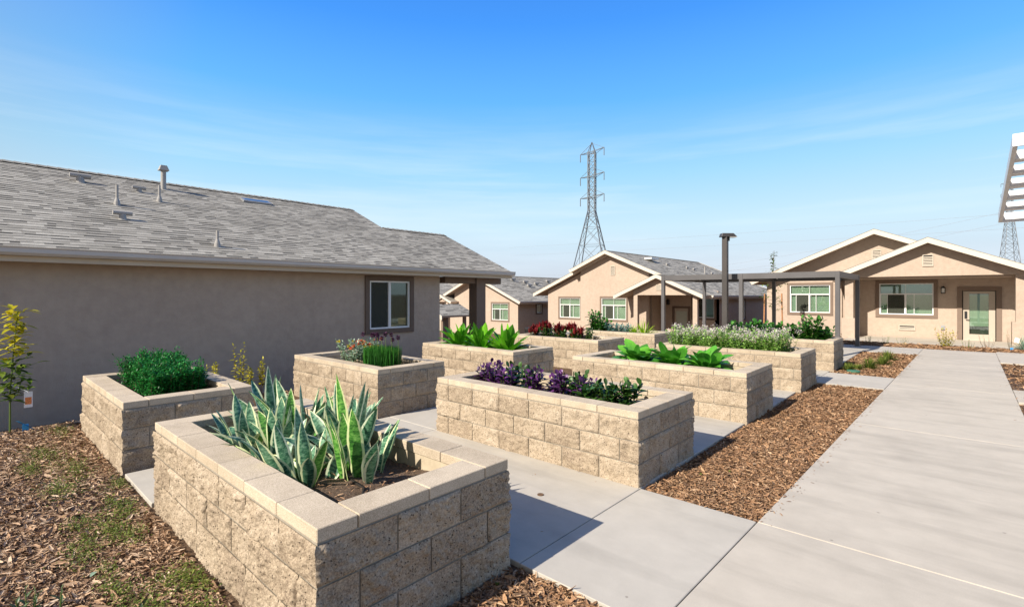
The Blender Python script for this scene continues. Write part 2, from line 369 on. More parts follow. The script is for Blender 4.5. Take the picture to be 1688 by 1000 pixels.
class Leaves:
    """many leaf blades, vectorised; becomes one mesh"""
    def __init__(s): s.V = []; s.F = []; s.UV = []; s.R = []; s.n = 0
    def add(s, base, d, L, Wd, bend=0., fold=.15, seg=4, prof='lance', up=None, rnd=None, twist=0., wave=0.):
        base = np.atleast_2d(np.asarray(base, float)); d = np.atleast_2d(np.asarray(d, float)); N = max(len(base), len(d))
        base = np.broadcast_to(base, (N, 3)); d = np.broadcast_to(d, (N, 3)); d = d/np.linalg.norm(d, axis=1, keepdims=True)
        L = np.broadcast_to(L, N)[:, None, None]; Wd = np.broadcast_to(Wd, N)[:, None, None]
        bend = np.broadcast_to(bend, N)[:, None, None]
        up = np.tile([0, 0, 1.], (N, 1)) if up is None else np.broadcast_to(up, (N, 3))
        side = np.cross(d, up); nn = np.linalg.norm(side, axis=1, keepdims=True)
        alt = np.cross(d, RNG.normal(size=(N, 3))); side = np.where(nn < .25, alt, side); side /= np.linalg.norm(side, axis=1, keepdims=True)
        nrm = np.cross(side, d)
        t = np.linspace(0, 1, seg+1)[None, :, None]
        w = np.interp(t[0, :, 0], *PROF[prof])[None, :, None]
        h = d.copy(); h[:, 2] = 0; h += 1e-6
        hn = h/np.linalg.norm(h, axis=1, keepdims=True)
        c = base[:, None]+d[:, None]*L*t+(np.array([0, 0, -1.])[None, None]+.35*hn[:, None])*bend*L*t**2
        tw = np.broadcast_to(twist, N)[:, None, None]*t
        sd = side[:, None]*np.cos(tw)+nrm[:, None]*np.sin(tw); nm = nrm[:, None]*np.cos(tw)-side[:, None]*np.sin(tw)
        wv = wave*np.sin(t*9+RNG.random((N, 1, 1))*6)*Wd
        cols = [c-sd*w*Wd/2+nm*(fold*Wd*w+wv), c+nm*0, c+sd*w*Wd/2+nm*(fold*Wd*w-wv)]
        V = np.stack(cols, 2).reshape(-1, 3); m = seg+1
        a = np.arange(N)[:, None, None]*m*3; i = np.arange(seg)[None, :, None]*3; k = np.arange(2)[None, None, :]
        q0 = (a+i+k).reshape(-1)+s.n; F = np.stack([q0, q0+1, q0+4, q0+3], 1)
        uv = np.zeros((N, m, 3, 2)); uv[..., 0] = [0, .5, 1]; uv[..., 1] = np.linspace(0, 1, m)[None, :, None]
        r = RNG.random(N) if rnd is None else np.broadcast_to(rnd, N)
        s.V.append(V); s.F.append(F); s.UV.append(uv.reshape(-1, 2)); s.R.append(np.repeat(r, m*3)); s.n += len(V)
        return s
    def clip(s, x0, x1, y0, y1, z):
        for V in s.V:
            k = V[:, 2] < z
            V[k, 0] = np.clip(V[k, 0], x0, x1); V[k, 1] = np.clip(V[k, 1], y0, y1)
        return s
    def tube(s, pts, r0, r1, rnd=.5, n=5):
        pts = np.asarray(pts, float); m = len(pts); V = []
        for i, p in enumerate(pts):
            d = pts[min(i+1, m-1)]-pts[max(i-1, 0)]; d /= np.linalg.norm(d)+1e-9
            a = np.cross(d, [0, 0, 1.] if abs(d[2]) < .95 else [0, 1., 0]); a /= np.linalg.norm(a); b = np.cross(a, d)
            r = r0+(r1-r0)*i/(m-1)
            for k in range(n): V.append(p+(a*cos(2*pi*k/n)+b*sin(2*pi*k/n))*r)
        F = [[i*n+k, i*n+(k+1) % n, (i+1)*n+(k+1) % n, (i+1)*n+k] for i in range(m-1) for k in range(n)]
        s.V.append(np.array(V)); s.F.append(np.array(F)+s.n); s.UV.append(np.full((len(V), 2), .25)); s.R.append(np.full(len(V), rnd)); s.n += len(V)
        return s
    def build(s, name, mat, parent=None, smooth=True):
        me = npmesh(name, np.concatenate(s.V), np.concatenate(s.F), np.concatenate(s.UV), np.concatenate(s.R), smooth)
        return link(name, me, parent, [mat])
def sph(n, lo=-1., hi=1.):
    z = RNG.uniform(lo, hi, n); a = RNG.uniform(0, 2*pi, n); r = np.sqrt(1-z*z)
    return np.stack([r*np.cos(a), r*np.sin(a), z], 1)
U = RNG.uniform

# ------------------------------------------------------------------ terrain
def sm(t): t = np.clip(t, 0, 1); return t*t*(3-2*t)
def gz(x, y):
    x = np.asarray(x, float); y = np.asarray(y, float)
    near = -.24*sm((-8.7-x)/1.5)
    far = -.12-.80*sm((-3.5-x)/6.0)-.35*sm((-21-x)/4)-.25*sm((-28-x)/4)
    back = near+(-.7)*sm((-10.5-x)/7.)*sm((y-9)/4)
    k = sm((y-20.4)/4.5)
    return back*(1-k)+far*k-.035
xs = np.unique(np.concatenate([[-2500, -900, -300, -120, -70], np.arange(-45, 12, .5), [15, 22, 40, 80, 200, 600, 2500]]))
ys = np.unique(np.concatenate([[-2500, -600, -150, -50, -20], np.arange(-8, 48, .5), [55, 70, 110, 200, 500, 1500, 4000]]))
X, Y = np.meshgrid(xs, ys); V = np.stack([X.ravel(), Y.ravel(), gz(X, Y).ravel()], 1); nx = len(xs)
ii = (np.arange(len(ys)-1)[:, None]*nx+np.arange(nx-1)[None]).ravel()
g = link('ground', npmesh('ground', V, np.stack([ii, ii+1, ii+1+nx, ii+nx], 1)), None, ['ground']); tag(g, kind='structure')

# paving: slabs as separate plates with real joints
def slabs(name, polys, mat='concrete', th=.11, top=0., bev=.004):
    mb = MB()
    for p in polys: mb.prism([(x, y, top-th) for x, y in p], (0, 0, th))
    o = mb.build(name, mat, bevel=bev); return tag(o, kind='structure')
PL = lambda y: -1.20+.0245*y        # left edge of main path
PR = lambda y: .57+.0180*y
J = .0035
yj = [-6, -3.95, 0, 4.0, 7.96, 11.95, 15.95, 20.25]
slabs('main_path', [[(PL(a)+J, a+J), (PR(a)-J, a+J), (PR(b)-J, b-J), (PL(b)+J, b-J)] for a, b in zip(yj[:-1], yj[1:])])
XS = -2.06
slabs('cross_path', [[(XS+J, a), (PL(a)-J, a), (PL(b)-J, b), (XS+J, b)] for a, b in ((2.37, 4.0), (11.12, 12.74), (18.2, 20.25))], 'concrete_grey')
slabs('side_path', [[(PR(a)+J, a), (9, a), (9, b), (PR(b)+J, b)] for a, b in ((17.4, 20.6), (11.2, 12.6), (2.4, 4.0))], 'concrete')
g = []
ycol = [1.03, 4.0, 7.0, 9.95, 12.74, 16.0, 20.25]
for a, b in zip(ycol[:-1], ycol[1:]):
    for c_, d_ in ((-13.2, -10.3), (-10.3, -8.62), (-8.62, -5.9), (-5.9, -4.9), (-4.9, XS)):
        if c_ < -8.6 and b < 12.5: continue
        aa = 2.37 if (a < 2 and c_ > -4.95) else a
        g.append([(c_+J, aa+J), (d_-J, aa+J), (d_-J, b-J), (c_+J, b-J)])
g.append([(-4.85, 1.12), (XS-.2, 1.12), (XS-.2, 2.2), (-4.85, 2.2)])
slabs('garden_paving', g, 'concrete_grey')
slabs('porch_slab', [[(-3.3, 23.3), (2.6, 23.3), (2.6, 26.6), (-3.3, 26.6)]], 'concrete', .2, -.10)
mb = MB(); mb.tube([(-2.63, 3.30, .0), (-2.63, 3.30, .006)], .028, 14)
tag(mb.build('drain_cap', 'rust'), 'small round rusty cap set in the paving beside the snake plant planter', 'cap')

# ------------------------------------------------------------------ wood chips and weeds
def inside(x, y, rects, pad=0):
    k = np.zeros(len(x), bool)
    for x0, x1, y0, y1 in rects: k |= (x > x0-pad) & (x < x1+pad) & (y > y0-pad) & (y < y1+pad)
    return k
PAV = [(-13.3, -2.045, 12.74, 20.25), (-8.62, -2.045, 2.3, 12.75), (-8.4, -2.08, 1.0, 2.4), (-2.06, -.9, 2.37, 4.0), (-2.06, -.7, 11.12, 12.74), (-2.06, -.6, 18.2, 20.25)]
def chips(name, rect, n, size=.04, mat='chips', far=None, zlift=.022):
    x0, x1, y0, y1 = rect; x = U(x0, x1, n); y = U(y0, y1, n)
    if far:   # density falls with the distance from the camera
        r = np.hypot(x, y); k = U(0, 1, n) < np.clip(far/r, 0, 1)**1.5; x, y = x[k], y[k]
    k = ~inside(x, y, PAV) & ~((x > PL(y)-.004) & (x < PR(y)+.004) & (y < 20.25)); x, y = x[k], y[k]; n = len(x)
    r = np.hypot(x, y); a = U(0, 2*pi, n); e = RNG.normal(0, .28, n)
    Ln = size*np.exp(RNG.normal(0, .5, n)).clip(.3, 3)*(1+r*.02); Wd = Ln*U(.13, .36, n)
    d = np.stack([np.cos(a)*np.cos(e), np.sin(a)*np.cos(e), np.sin(e)], 1)
    up = np.stack([RNG.normal(0, .45, n), RNG.normal(0, .45, n), np.ones(n)], 1)
    z = gz(x, y)+U(.0, zlift, n)+.006*np.sin(x*9)*np.cos(y*7)
    lv = Leaves(); lv.add(np.stack([x, y, z], 1)-d*Ln[:, None]/2, d, Ln, Wd, bend=RNG.normal(0, .12, n), fold=.35, seg=2, prof='chip', up=up, twist=RNG.normal(0, .5, n))
    o = lv.build(name, mat, smooth=False); tag(o, None, None, None, 'stuff'); return o
def stuff(o, label, cat): o['label'] = label; o['category'] = cat
stuff(chips('wood_chip_mulch', (-10.2, -1.95, -1.2, 1.06), 120000, .029, 'chips_grey', 6.5), 'greyish brown wood chip mulch in front of the left planters', 'mulch')
stuff(chips('wood_chip_mulch', (-2.12, -1.1, 1.2, 2.37), 12000, .030, 'chips'), 'brown wood chips in the corner below the snake plant planter', 'mulch')
stuff(chips('wood_chip_mulch', (-2.09, -.85, 4.0, 11.12), 72000, .027, 'chips', 8.5), 'long strip of reddish brown mulch between planters and path', 'mulch')
stuff(chips('wood_chip_mulch', (-2.09, -.7, 12.74, 18.2), 17000, .036, 'chips'), 'mulch square with green tufts before the far porch', 'mulch')
stuff(chips('wood_chip_mulch', (-10.3, -8.35, 1.0, 12.7), 14000, .045, 'chips_grey'), 'mulch strip along the foot of the long shaded wall', 'mulch')
stuff(chips('wood_chip_mulch', (.7, 5, 3.5, 17.4), 22000, .042, 'chips'), 'mulch beds right of the wide path', 'mulch')
stuff(chips('wood_chip_mulch', (-6.5, 6, 20.25, 23.3), 24000, .045, 'chips'), 'mulch strip in front of the porch of the right house', 'mulch')

n = 700; yy = U(-1, 18, n); sd_ = U(0, 1, n) < .85; xx = np.where(sd_, PL(yy)+np.abs(RNG.normal(0, .05, n)), PR(yy)-np.abs(RNG.normal(0, .05, n)))
k = ~((yy > 2.4) & (yy < 4) | (yy > 11.2) & (yy < 12.7)); xx, yy = xx[k], yy[k]; n = len(xx); a = U(0, 6.28, n); Ln = .022*np.exp(RNG.normal(0, .5, n))
lv = Leaves(); lv.add(np.stack([xx, yy, np.full(n, .003)], 1), np.stack([np.cos(a), np.sin(a), np.abs(RNG.normal(0, .08, n))], 1), Ln, Ln*.25, fold=.3, seg=2, prof='chip')
n = 500; xx = U(-8, -2.1, n); yy = U(2.4, 12.5, n); a = U(0, 6.28, n); Ln = .014*np.exp(RNG.normal(0, .5, n))
lv.add(np.stack([xx, yy, np.full(n, .003)], 1), np.stack([np.cos(a), np.sin(a), np.abs(RNG.normal(0, .08, n))], 1), Ln, Ln*.3, fold=.3, seg=2, prof='chip')
o = lv.build('stray_wood_chips', 'chips', smooth=False); o['kind'] = 'stuff'; stuff(o, 'stray wood chips blown onto the edges of the paving', 'wood chips')

# ------------------------------------------------------------------ planters
def fbm(p, o=4):
    s_, a, f = 0, 1, 1
    for _ in range(o): s_ += a*noise.noise(Vector(p)*f); a *= .55; f *= 2.1
    return s_
def planter(x1, y0, L_, W_, res, label, seed=0, z0=-.08, zoff=0):
    rd = random.Random(seed); x0 = x1-L_; y1 = y0+W_
    t = thing('garden_planter', label, 'planter', ((x0+x1)/2, (y0+y1)/2, zoff), 'concrete block planters of the raised garden')
    rows = [(z0, .2), (.2, .4), (.4, .6)]; gap = .0045; mod = .432
    V = []; F = []; T = []
    def face(P, Ud, Nd, ln, first):       # P corner, Ud along, Nd outward
        for ri, (za, zb) in enumerate(rows):
            js = [0.]; u = (mod if (ri % 2) == first else mod/2)
            while u < ln-.08: js.append(u); u += mod
            js.append(ln)
            for k in range(len(js)-1):
                u0, u1 = js[k], js[k+1]; a = u0 if k == 0 else u0+gap; b = u1 if k == len(js)-2 else u1-gap
                c = za if ri == 0 else za+gap; d = zb-(.008 if ri == 2 else gap)
                nu = max(3, int((b-a)/res)+1); nz = max(3, int((d-c)/res)+1); i0 = len(V); tone = rd.random(); amp = rd.uniform(.7, 1.3); sd = rd.random()*99
                tx, tz = rd.uniform(-.012, .012), rd.uniform(-.012, .012)
                for j in range(nz):
                    for i in range(nu):
                        fu, fz = i/(nu-1), j/(nz-1); uu = a+(b-a)*fu; zz = c+(d-c)*fz
                        x = P[0]+Ud[0]*uu; y = P[1]+Ud[1]*uu
                        cl = (k == 0 and i == 0); cr_ = (k == len(js)-2 and i == nu-1)
                        n1 = fbm((x*7, y*7, zz*7+seed), 3); n2 = fbm((x*38, y*38, zz*38), 3); n3 = noise.noise(Vector((x*110, y*110, zz*110))) if res < .02 else 0
                        if cl or cr_:
                            dd = .004+.012*n1+.009*n2; nx_, ny_ = Nd
                            sx_, sy_ = (-Ud[0], -Ud[1]) if cl else Ud
                            V.append((x+(nx_+sx_)*dd, y+(ny_+sy_)*dd, zz)); continue
                        e = min((uu-a if k > 0 else 9), (b-uu if k < len(js)-2 else 9), zz-c if ri > 0 else 9, d-zz)
                        fo = min(1, e/.014)**.6
                        dd = fo*(.008*amp+.017*n1*amp+.011*n2+.006*n3+tx*(fu-.5)+tz*(fz-.5)*2)-.001; dd = max(dd, -.004)
                        V.append((x+Nd[0]*dd, y+Nd[1]*dd, zz))
                for j in range(nz-1):
                    for i in range(nu-1):
                        q = i0+j*nu+i; F.append((q, q+1, q+nu+1, q+nu)); T.append(tone)
    face((x0, y0), (1, 0), (0, -1), L_, 1 if seed % 2 else 0)
    face((x1, y0), (0, 1), (1, 0), W_, 0)
    face((x1, y1), (-1, 0), (0, 1), L_, 0)
    face((x0, y1), (0, -1), (-1, 0), W_, 1)
    V = [(a, b, c+zoff) for a, b, c in V]
    me = bpy.data.meshes.new('wall'); me.from_pydata(V, [], F); at = me.attributes.new('tone', 'FLOAT', 'FACE'); at.data.foreach_set('value', T); me.update()
    me.shade_smooth(); wl = link('wall', me, t, ['split_block'])
    mb = MB(); i_ = .008; w = .195      # mortar core
    for a, b in (((x0+i_, y0+i_), (x1-i_, y0+w)), ((x0+i_, y1-w), (x1-i_, y1-i_)), ((x0+i_, y0+w), (x0+w, y1-w)), ((x1-w, y0+w), (x1-i_, y1-w))):
        mb.box((*a, z0+zoff), (*b, .601+zoff))
    mb.build('mortar', 'mortar', wl)
    mb = MB(); k_ = .002
    for a, b in (((x0+w, y0+w), (x1-w, y0+w+k_)), ((x0+w, y1-w-k_), (x1-w, y1-w)), ((x0+w, y0+w+k_), (x0+w+k_, y1-w-k_)), ((x1-w-k_, y0+w+k_), (x1-w, y1-w-k_))):
        mb.box((*a, .3+zoff), (*b, .599+zoff))
    mb.build('inner_face', 'inner_block', wl)
    # coping
    mb = MB(); c0, c1, cw, g = .601, .667, .208, .0022
    def piece(a0, b0, a1, b1):
        jx, jy = rd.uniform(-.0015, .0015), rd.uniform(-.0015, .0015); dz = rd.uniform(-.0015, .0012)
        mb.box((a0+g+jx, b0+g+jy, c0+zoff), (a1-g+jx, b1-g+jy, c1+dz+zoff), 0, rd.random())
    def run(s_, e_, st, fn):
        u = s_; n = max(1, round((e_-s_)/st)); st = (e_-s_)/n
        for k in range(n): fn(u, u+st); u += st
    run(x0+cw, x1, mod, lambda a, b: piece(a, y0, b, y0+cw))
    run(y0+cw, y1-cw, mod, lambda a, b: piece(x1-cw, a, x1, b))
    run(x0+cw, x1, mod, lambda a, b: piece(a, y1-cw, b, y1))
    run(y0, y1, mod*.98, lambda a, b: piece(x0, a, x0+cw, b))
    cp = mb.build('coping', 'coping', t, tone=True, bevel=.004)
    # soil
    n = 46 if res < .02 else 22; Xg = np.linspace(x0+w+.003, x1-w-.003, n); Yg = np.linspace(y0+w+.003, y1-w-.003, max(10, n//2)); XX, YY = np.meshgrid(Xg, Yg)
    Z = .50+.014*np.sin(XX*7+seed)*np.cos(YY*9)+RNG.normal(0, .006, XX.shape)+zoff
    ii = (np.arange(len(Yg)-1)[:, None]*n+np.arange(n-1)[None]).ravel()
    so = link('soil', npmesh('soil', np.stack([XX.ravel(), YY.ravel(), Z.ravel()], 1), np.stack([ii, ii+1, ii+1+n, ii+n], 1)), t, ['soil'])
    nb = int(900 if res < .02 else 260); xx, yy = U(x0+.22, x1-.22, nb), U(y0+.22, y1-.22, nb); a = U(0, 6.28, nb); Ln = np.exp(RNG.normal(-3.9, .4, nb))
    lv = Leaves(); lv.add(np.stack([xx, yy, np.full(nb, .508+zoff)+U(0, .012, nb)], 1), np.stack([np.cos(a), np.sin(a), RNG.normal(0, .3, nb)], 1), Ln, Ln*.35, fold=.3, seg=2, prof='chip')
    o = lv.build('soil_litter', 'chips', so, False); o['kind'] = 'stuff'
    return t
PLN = [
 (-2.11, 1.05, 2.77, 1.27, .009, 'nearest tan block planter, holding the variegated snake plants', 1),
 (-5.98, 1.03, 2.38, 1.20, .018, 'block planter against the left wall, holding the dark green hedge bush', 2),
 (-2.08, 4.00, 2.78, 1.24, .014, 'block planter with purple and green leafy plants, second from the camera along the mulch', 3),
 (-5.94, 3.84, 2.58, 1.20, .022, 'block planter with coral flowers and a tall chive clump, below the left window', 4),
 (-5.95, 6.67, 2.64, 1.20, .026, 'block planter with three lush bright green plants, before the porch post', 5),
 (-2.04, 6.94, 2.80, 1.25, .020, 'block planter with three broad-leaved hostas', 6),
 (-1.99, 9.81, 2.70, 1.28, .026, 'block planter overflowing with white flowering catmint', 7),
 (-1.99, 13.0, 2.60, 1.27, .030, 'farthest block planter beside the mulch, with dark green shrubs', 8),
 (-5.97, 9.57, 2.60, 1.20, .034, 'block planter with dark red spiky flowers', 9),
 (-5.85, 12.14, 2.68, 1.23, .036, 'block planter with green, blue-grey and lime foliage before the middle house', 10)]
for a in PLN:
    x1, y0, L_, W_, res, lab, sd_ = a
    pt = planter(x1, y0, L_, W_, res, lab, sd_, z0=-.12)
    if sd_ == 1:
        mb = MB(); pts = [(-2.35+.0*k, 1.6, .51) for k in range(1)]
        mb.tube([(-2.33, 1.42, .505), (-2.50, 1.50, .512), (-2.72, 1.66, .512), (-3.1, 1.70, .510), (-3.8, 1.72, .508), (-4.6, 1.70, .505)], .009, 7)
        mb.build('drip_tube', 'tubing', pt, True)
        mb = MB(); mb.tube([(-4.68, 1.35, .506), (-4.0, 1.33, .512), (-3.2, 1.33, .510), (-2.5, 1.34, .508), (-2.36, 1.44, .508)], .009, 7)
        mb.build('drip_tube', 'tubing', pt, True)
    if sd_ == 2:
        pass

mb = MB()
for k in range(3): 
    for j in range(3): mb.box((-10.38, 12.2+.41*j, -.1+.22*k+.004), (-10.18, 12.2+.41*j+.404, -.1+.22*k+.216), 0, random.random())
mb.box((-10.39, 12.19, .564), (-10.17, 13.43, .63), 1); tag(mb.build('low_block_wall', ['split_block', 'coping'], tone=True, bevel=.004), 'short capped block wall end left of the red flowers', 'wall')
# ------------------------------------------------------------------ plants
def dirs(n, tlo, thi):
    a = U(0, 2*pi, n); t = np.radians(U(tlo, thi, n)); return np.stack([np.sin(t)*np.cos(a), np.sin(t)*np.sin(a), np.cos(t)], 1)
def snake(x, y, n, h, label, spread=(4, 34), sd=0):
    t = thing('snake_plant', label, 'plant', (x, y, .5)); b = np.array([x, y, .485])
    a = np.linspace(0, 2*pi, n, endpoint=False)+U(0, 1, n)*.8; ti = np.radians(np.linspace(spread[0], spread[1], n)); RNG.shuffle(ti)
    for i in range(n):
        lv = Leaves(); d = np.array([sin(ti[i])*cos(a[i])-(U(.25, .65) if x < -3.95 else U(-.05, .3)), sin(ti[i])*sin(a[i]), cos(ti[i])])
        L_ = h*U(.62, 1.02)*(1.05-.40*ti[i]); off = np.array([cos(a[i]), sin(a[i]), 0])*U(.03, .15)
        ti[i] *= U(.7, 1.5); upv = np.array([cos(a[i]+U(-1, 1)), sin(a[i]+U(-1, 1)), .1])
        lv.add(b+off, d, L_, U(.082, .116), bend=.22*ti[i]*U(.3, 1.2), fold=.20, seg=14, prof='snake', up=-upv, twist=U(-.5, .5), wave=.03); lv.clip(-4.665, -2.325, 1.265, 2.10, .675)
        lv.build('leaf', 'snake_leaf', t)
    return t
SN = [(-4.45, 1.78, 13, .62, 'snake plant at the far left corner, thin arching leaves'), (-4.16, 1.50, 12, .50, 'snake plant at the left coping, spreading low'),
      (-4.08, 1.90, 12, .70, 'snake plant with the tallest broad upright leaf, toward the wall'), (-3.78, 1.62, 14, .58, 'snake plant in the middle of the planter'),
      (-3.50, 1.44, 11, .48, 'snake plant at the front coping, left of the last clump'), (-3.60, 2.0, 12, .62, 'snake plant behind the middle one, toward the aisle'), (-3.24, 1.86, 14, .66, 'snake plant with the tall white-edged spear, at the far side'),
      (-3.12, 1.48, 13, .48, 'snake plant clump nearest the camera, broad overlapping leaves'), (-2.94, 1.78, 13, .56, 'snake plant at the right end, leaning over bare soil')]
for x, y, n, h, lab in SN: snake(x, y, n, h, lab, (4, 52 if h < .55 else 42))

# hedge bush in the wall planter
t = thing('hedge_bush', 'dense dark green feathery bush in the planter by the wall', 'bush', (-7.1, 1.62, .5))
lv = Leaves(); st = Leaves(); n = 900
cx = U(-8.0, -6.25, n); cy = U(1.30, 2.02, n); k = U(0, 1, n)
for i in range(260):
    x = U(-7.95, -6.58); y = U(1.36, 1.96); hh = (.45-.17*(x+8.0)/1.7)*U(.85, 1.03)*(1-.5*abs((y-1.62)/.5)**2.5)
    p0 = np.array([x*.85-7.1*.15, y*.85+1.6*.15, .49]); p1 = np.array([x, y, .5+hh]); p1 += RNG.normal(0, .035, 3)
    st.tube([p0, (p0+p1)/2+RNG.normal(0, .01, 3), p1], .004, .002, U(0, 1))
    m = 130; tt = U(.15, 1.02, m)[:, None]; pos = p0+(p1-p0)*tt+RNG.normal(0, .026, (m, 3))
    lv.add(pos, sph(m, -.2, 1), U(.028, .05, m), .019, bend=.1, seg=2, prof='oval', rnd=np.clip(RNG.normal(.5, .25, m), 0, 1))
lv.build('foliage', 'leaf_bush', t); st.build('stem', 'stem_brown', t)

def stemmy(name, label, cat, x, y, z, h, mat, nst=5, nl=16, ll=.07, lw=.03, spread=.12, group=None, extra=None, tilt=(35, 80), prof='oval', smat='stem_green', top=0):
    """stems with leaves in pairs"""
    t = thing(name, label, cat, (x, y, z), group); lv = Leaves(); st = Leaves(); tips = []
    for i in range(nst):
        a = U(0, 6.28); r = spread*U(.2, 1); p1 = np.array([x+cos(a)*r, y+sin(a)*r, z+h*U(.7, 1.05)]); p0 = np.array([x+cos(a)*r*.25, y+sin(a)*r*.25, z-.01])
        mid = (p0+p1)/2+np.array([cos(a), sin(a), 0])*r*.15; pts = [p0, mid, p1]; st.tube(pts, .004, .002, U(0, 1)); tips.append(p1)
        tt = np.linspace(.12+top, 1, nl); pos = np.array([(1-s_)**2*p0+2*s_*(1-s_)*mid+s_*s_*p1 for s_ in tt])
        an = np.arange(nl)*2.4+U(0, 6); el = np.radians(U(tilt[0], tilt[1], nl)); el[-1] = .2
        d = np.stack([np.sin(el)*np.cos(an), np.sin(el)*np.sin(an), np.cos(el)], 1)
        lv.add(pos, d, ll*U(.7, 1.15, nl)*(1.1-.4*tt), lw*U(.8, 1.2, nl)*(1.1-.35*tt), bend=.3, fold=.18, seg=4, prof=prof)
    lv.build('foliage', mat, t); st.build('stem', smat, t)
    return t, tips
# planter 3: purple / green row
ROW = [(-4.62, 4.62, 1, .27), (-4.38, 4.55, 1, .34), (-4.25, 4.72, 0, .30), (-4.08, 4.48, 1, .31), (-3.86, 4.66, 0, .30), (-3.66, 4.50, 1, .33), (-3.52, 4.72, 1, .28),
       (-3.36, 4.56, 1, .30), (-3.22, 4.70, 0, .31), (-3.02, 4.60, 1, .26), (-2.90, 4.50, 0, .25), (-2.70, 4.55, 0, .28), (-2.55, 4.66, 0, .30)]
PN = ['leftmost purple plant of the row, with thin drooping leaves', 'purple plant with the tallest flat-topped tip, second in the row', 'green leafy plant between the first purple ones', 'dense purple plant third among the purple ones',
      'bushy green plant in the left half of the purple row', 'dark purple plant in the middle of the row', 'purple plant tucked at the back of the row middle', 'violet plant right of the row middle',
      'tall green plant just right of the violet one', 'small purple sprig between two green plants', 'low green plant right of the purple sprig', 'green plant with layered leaves, next to last in the row', 'rightmost green plant with upturned leaves in the purple row']
for (x, y, pu, h), lab in zip(ROW, PN):
    stemmy('purple_leaf_plant' if pu else 'green_leaf_plant', lab, 'plant', x, y, .5, h*.96, 'leaf_purple' if pu else 'leaf_dark', 9 if pu else 9, 11, .135 if pu else .16, .062 if pu else .072, .14)
# planter 4: coral flowers and chives
t, tips = stemmy('coral_flower_plant', 'silvery plant with coral, orange and yellow blooms', 'flowers', -7.3, 4.35, .5, .44, 'leaf_silver', 50, 14, .11, .042, .40, top=.25)
for k, p in enumerate(tips[:20]):
    n = 30; L_ = Leaves()
    if p[2] < .82: p[2] += .08
    L_.add(p+RNG.normal(0, .006, (n, 3)), sph(n, -.3, 1), .040, .030, bend=.2, seg=2, prof='oval')
    L_.build('flower_head', 'petal_coral' if k % 3 else 'petal_yellow', t)
t = thing('chive_clump', 'tall dense chive clump with dark plum ball flowers', 'flowers', (-6.6, 4.35, .5))
lv = Leaves(); n = 1500; n = 2600; a = U(0, 6.28, n); r = .27*np.sqrt(U(0, 1, n)); bs = np.stack([-6.62+r*np.cos(a)*1.25, 4.36+r*np.sin(a)*.9, np.full(n, .49)], 1)
lv.add(bs, np.stack([RNG.normal(0, .05, n), RNG.normal(0, .05, n), np.ones(n)], 1), U(.36, .45, n), .011, bend=.02, fold=.3, seg=3, prof='blade'); lv.build('foliage', 'leaf_chive', t)
st = Leaves()
for i in range(11):
    x = -6.95+.062*i*1.1; y = 4.36+U(-.14, .14); h = U(.50, .62); p = np.array([x, y, .5+h]); st.tube([(x, y, .5), (x+.01, y, .5+h/2), p], .003, .003, .5)
    fb = Leaves(); m = 110; d = sph(m); fb.add(p+d*.008, d, .036, .012, seg=2, prof='oval'); fb.build('ball_flower', 'petal_plum', t)
st.build('stem', 'stem_green', t)
# broad-leaf rosettes
def rosette(name, label, x, y, z, n, L_, wd, mat, tilt, bend, prof='lance', group=None, fold=.2, wave=.02, cat='plant', seg=8, clip=None):
    t = thing(name, label, cat, (x, y, z), group); lv = Leaves(); i = np.arange(n); a = i*2.4+U(0, 6); f = (i+.5)/n
    el = np.radians(tilt[0]+(tilt[1]-tilt[0])*f+U(-6, 6, n)); d = np.stack([np.sin(el)*np.cos(a), np.sin(el)*np.sin(a), np.cos(el)], 1)
    b = np.array([x, y, z-.01])+np.stack([np.cos(a), np.sin(a), 0*a], 1)*(.02+.05*f[:, None])
    lv.add(b, d, L_*(1-.3*f)*U(.85, 1.12, n), wd*U(.85, 1.15, n), bend=bend*(.4+f), fold=fold, seg=seg, prof=prof, wave=wave, twist=RNG.normal(0, .25, n))
    if clip: lv.clip(*clip)
    lv.build('foliage', mat, t); return t
LP = [(-8.02, 7.25, 'lush bright green plant at the left end, beside the house corner'), (-7.40, 7.28, 'lush bright green plant in the middle, in front of the porch post'), (-6.62, 7.22, 'lush bright green plant at the right end, with long leaves leaning right')]
for x, y, lab in LP:
    t = rosette('lush_plant', lab, x, y, .5, 44, .72, .175, 'leaf_lush', (4, 86), .32, 'oval', clip=(-8.36, -6.18, 6.89, 7.65, .69))
for x, y, lab in ((-3.92, 7.52, 'left hosta of three, leaves arching to the planter corner'), (-3.32, 7.50, 'middle hosta of three'), (-2.74, 7.42, 'right hosta of three, with the darkest drooping leaf')):
    rosette('hosta', lab, x, y, .5, 62, .64, .21, 'leaf_hosta', (12, 64), .70, 'hosta', None, .12, .05, seg=12, clip=(-4.62, -2.26, 7.16, 7.97, .69))
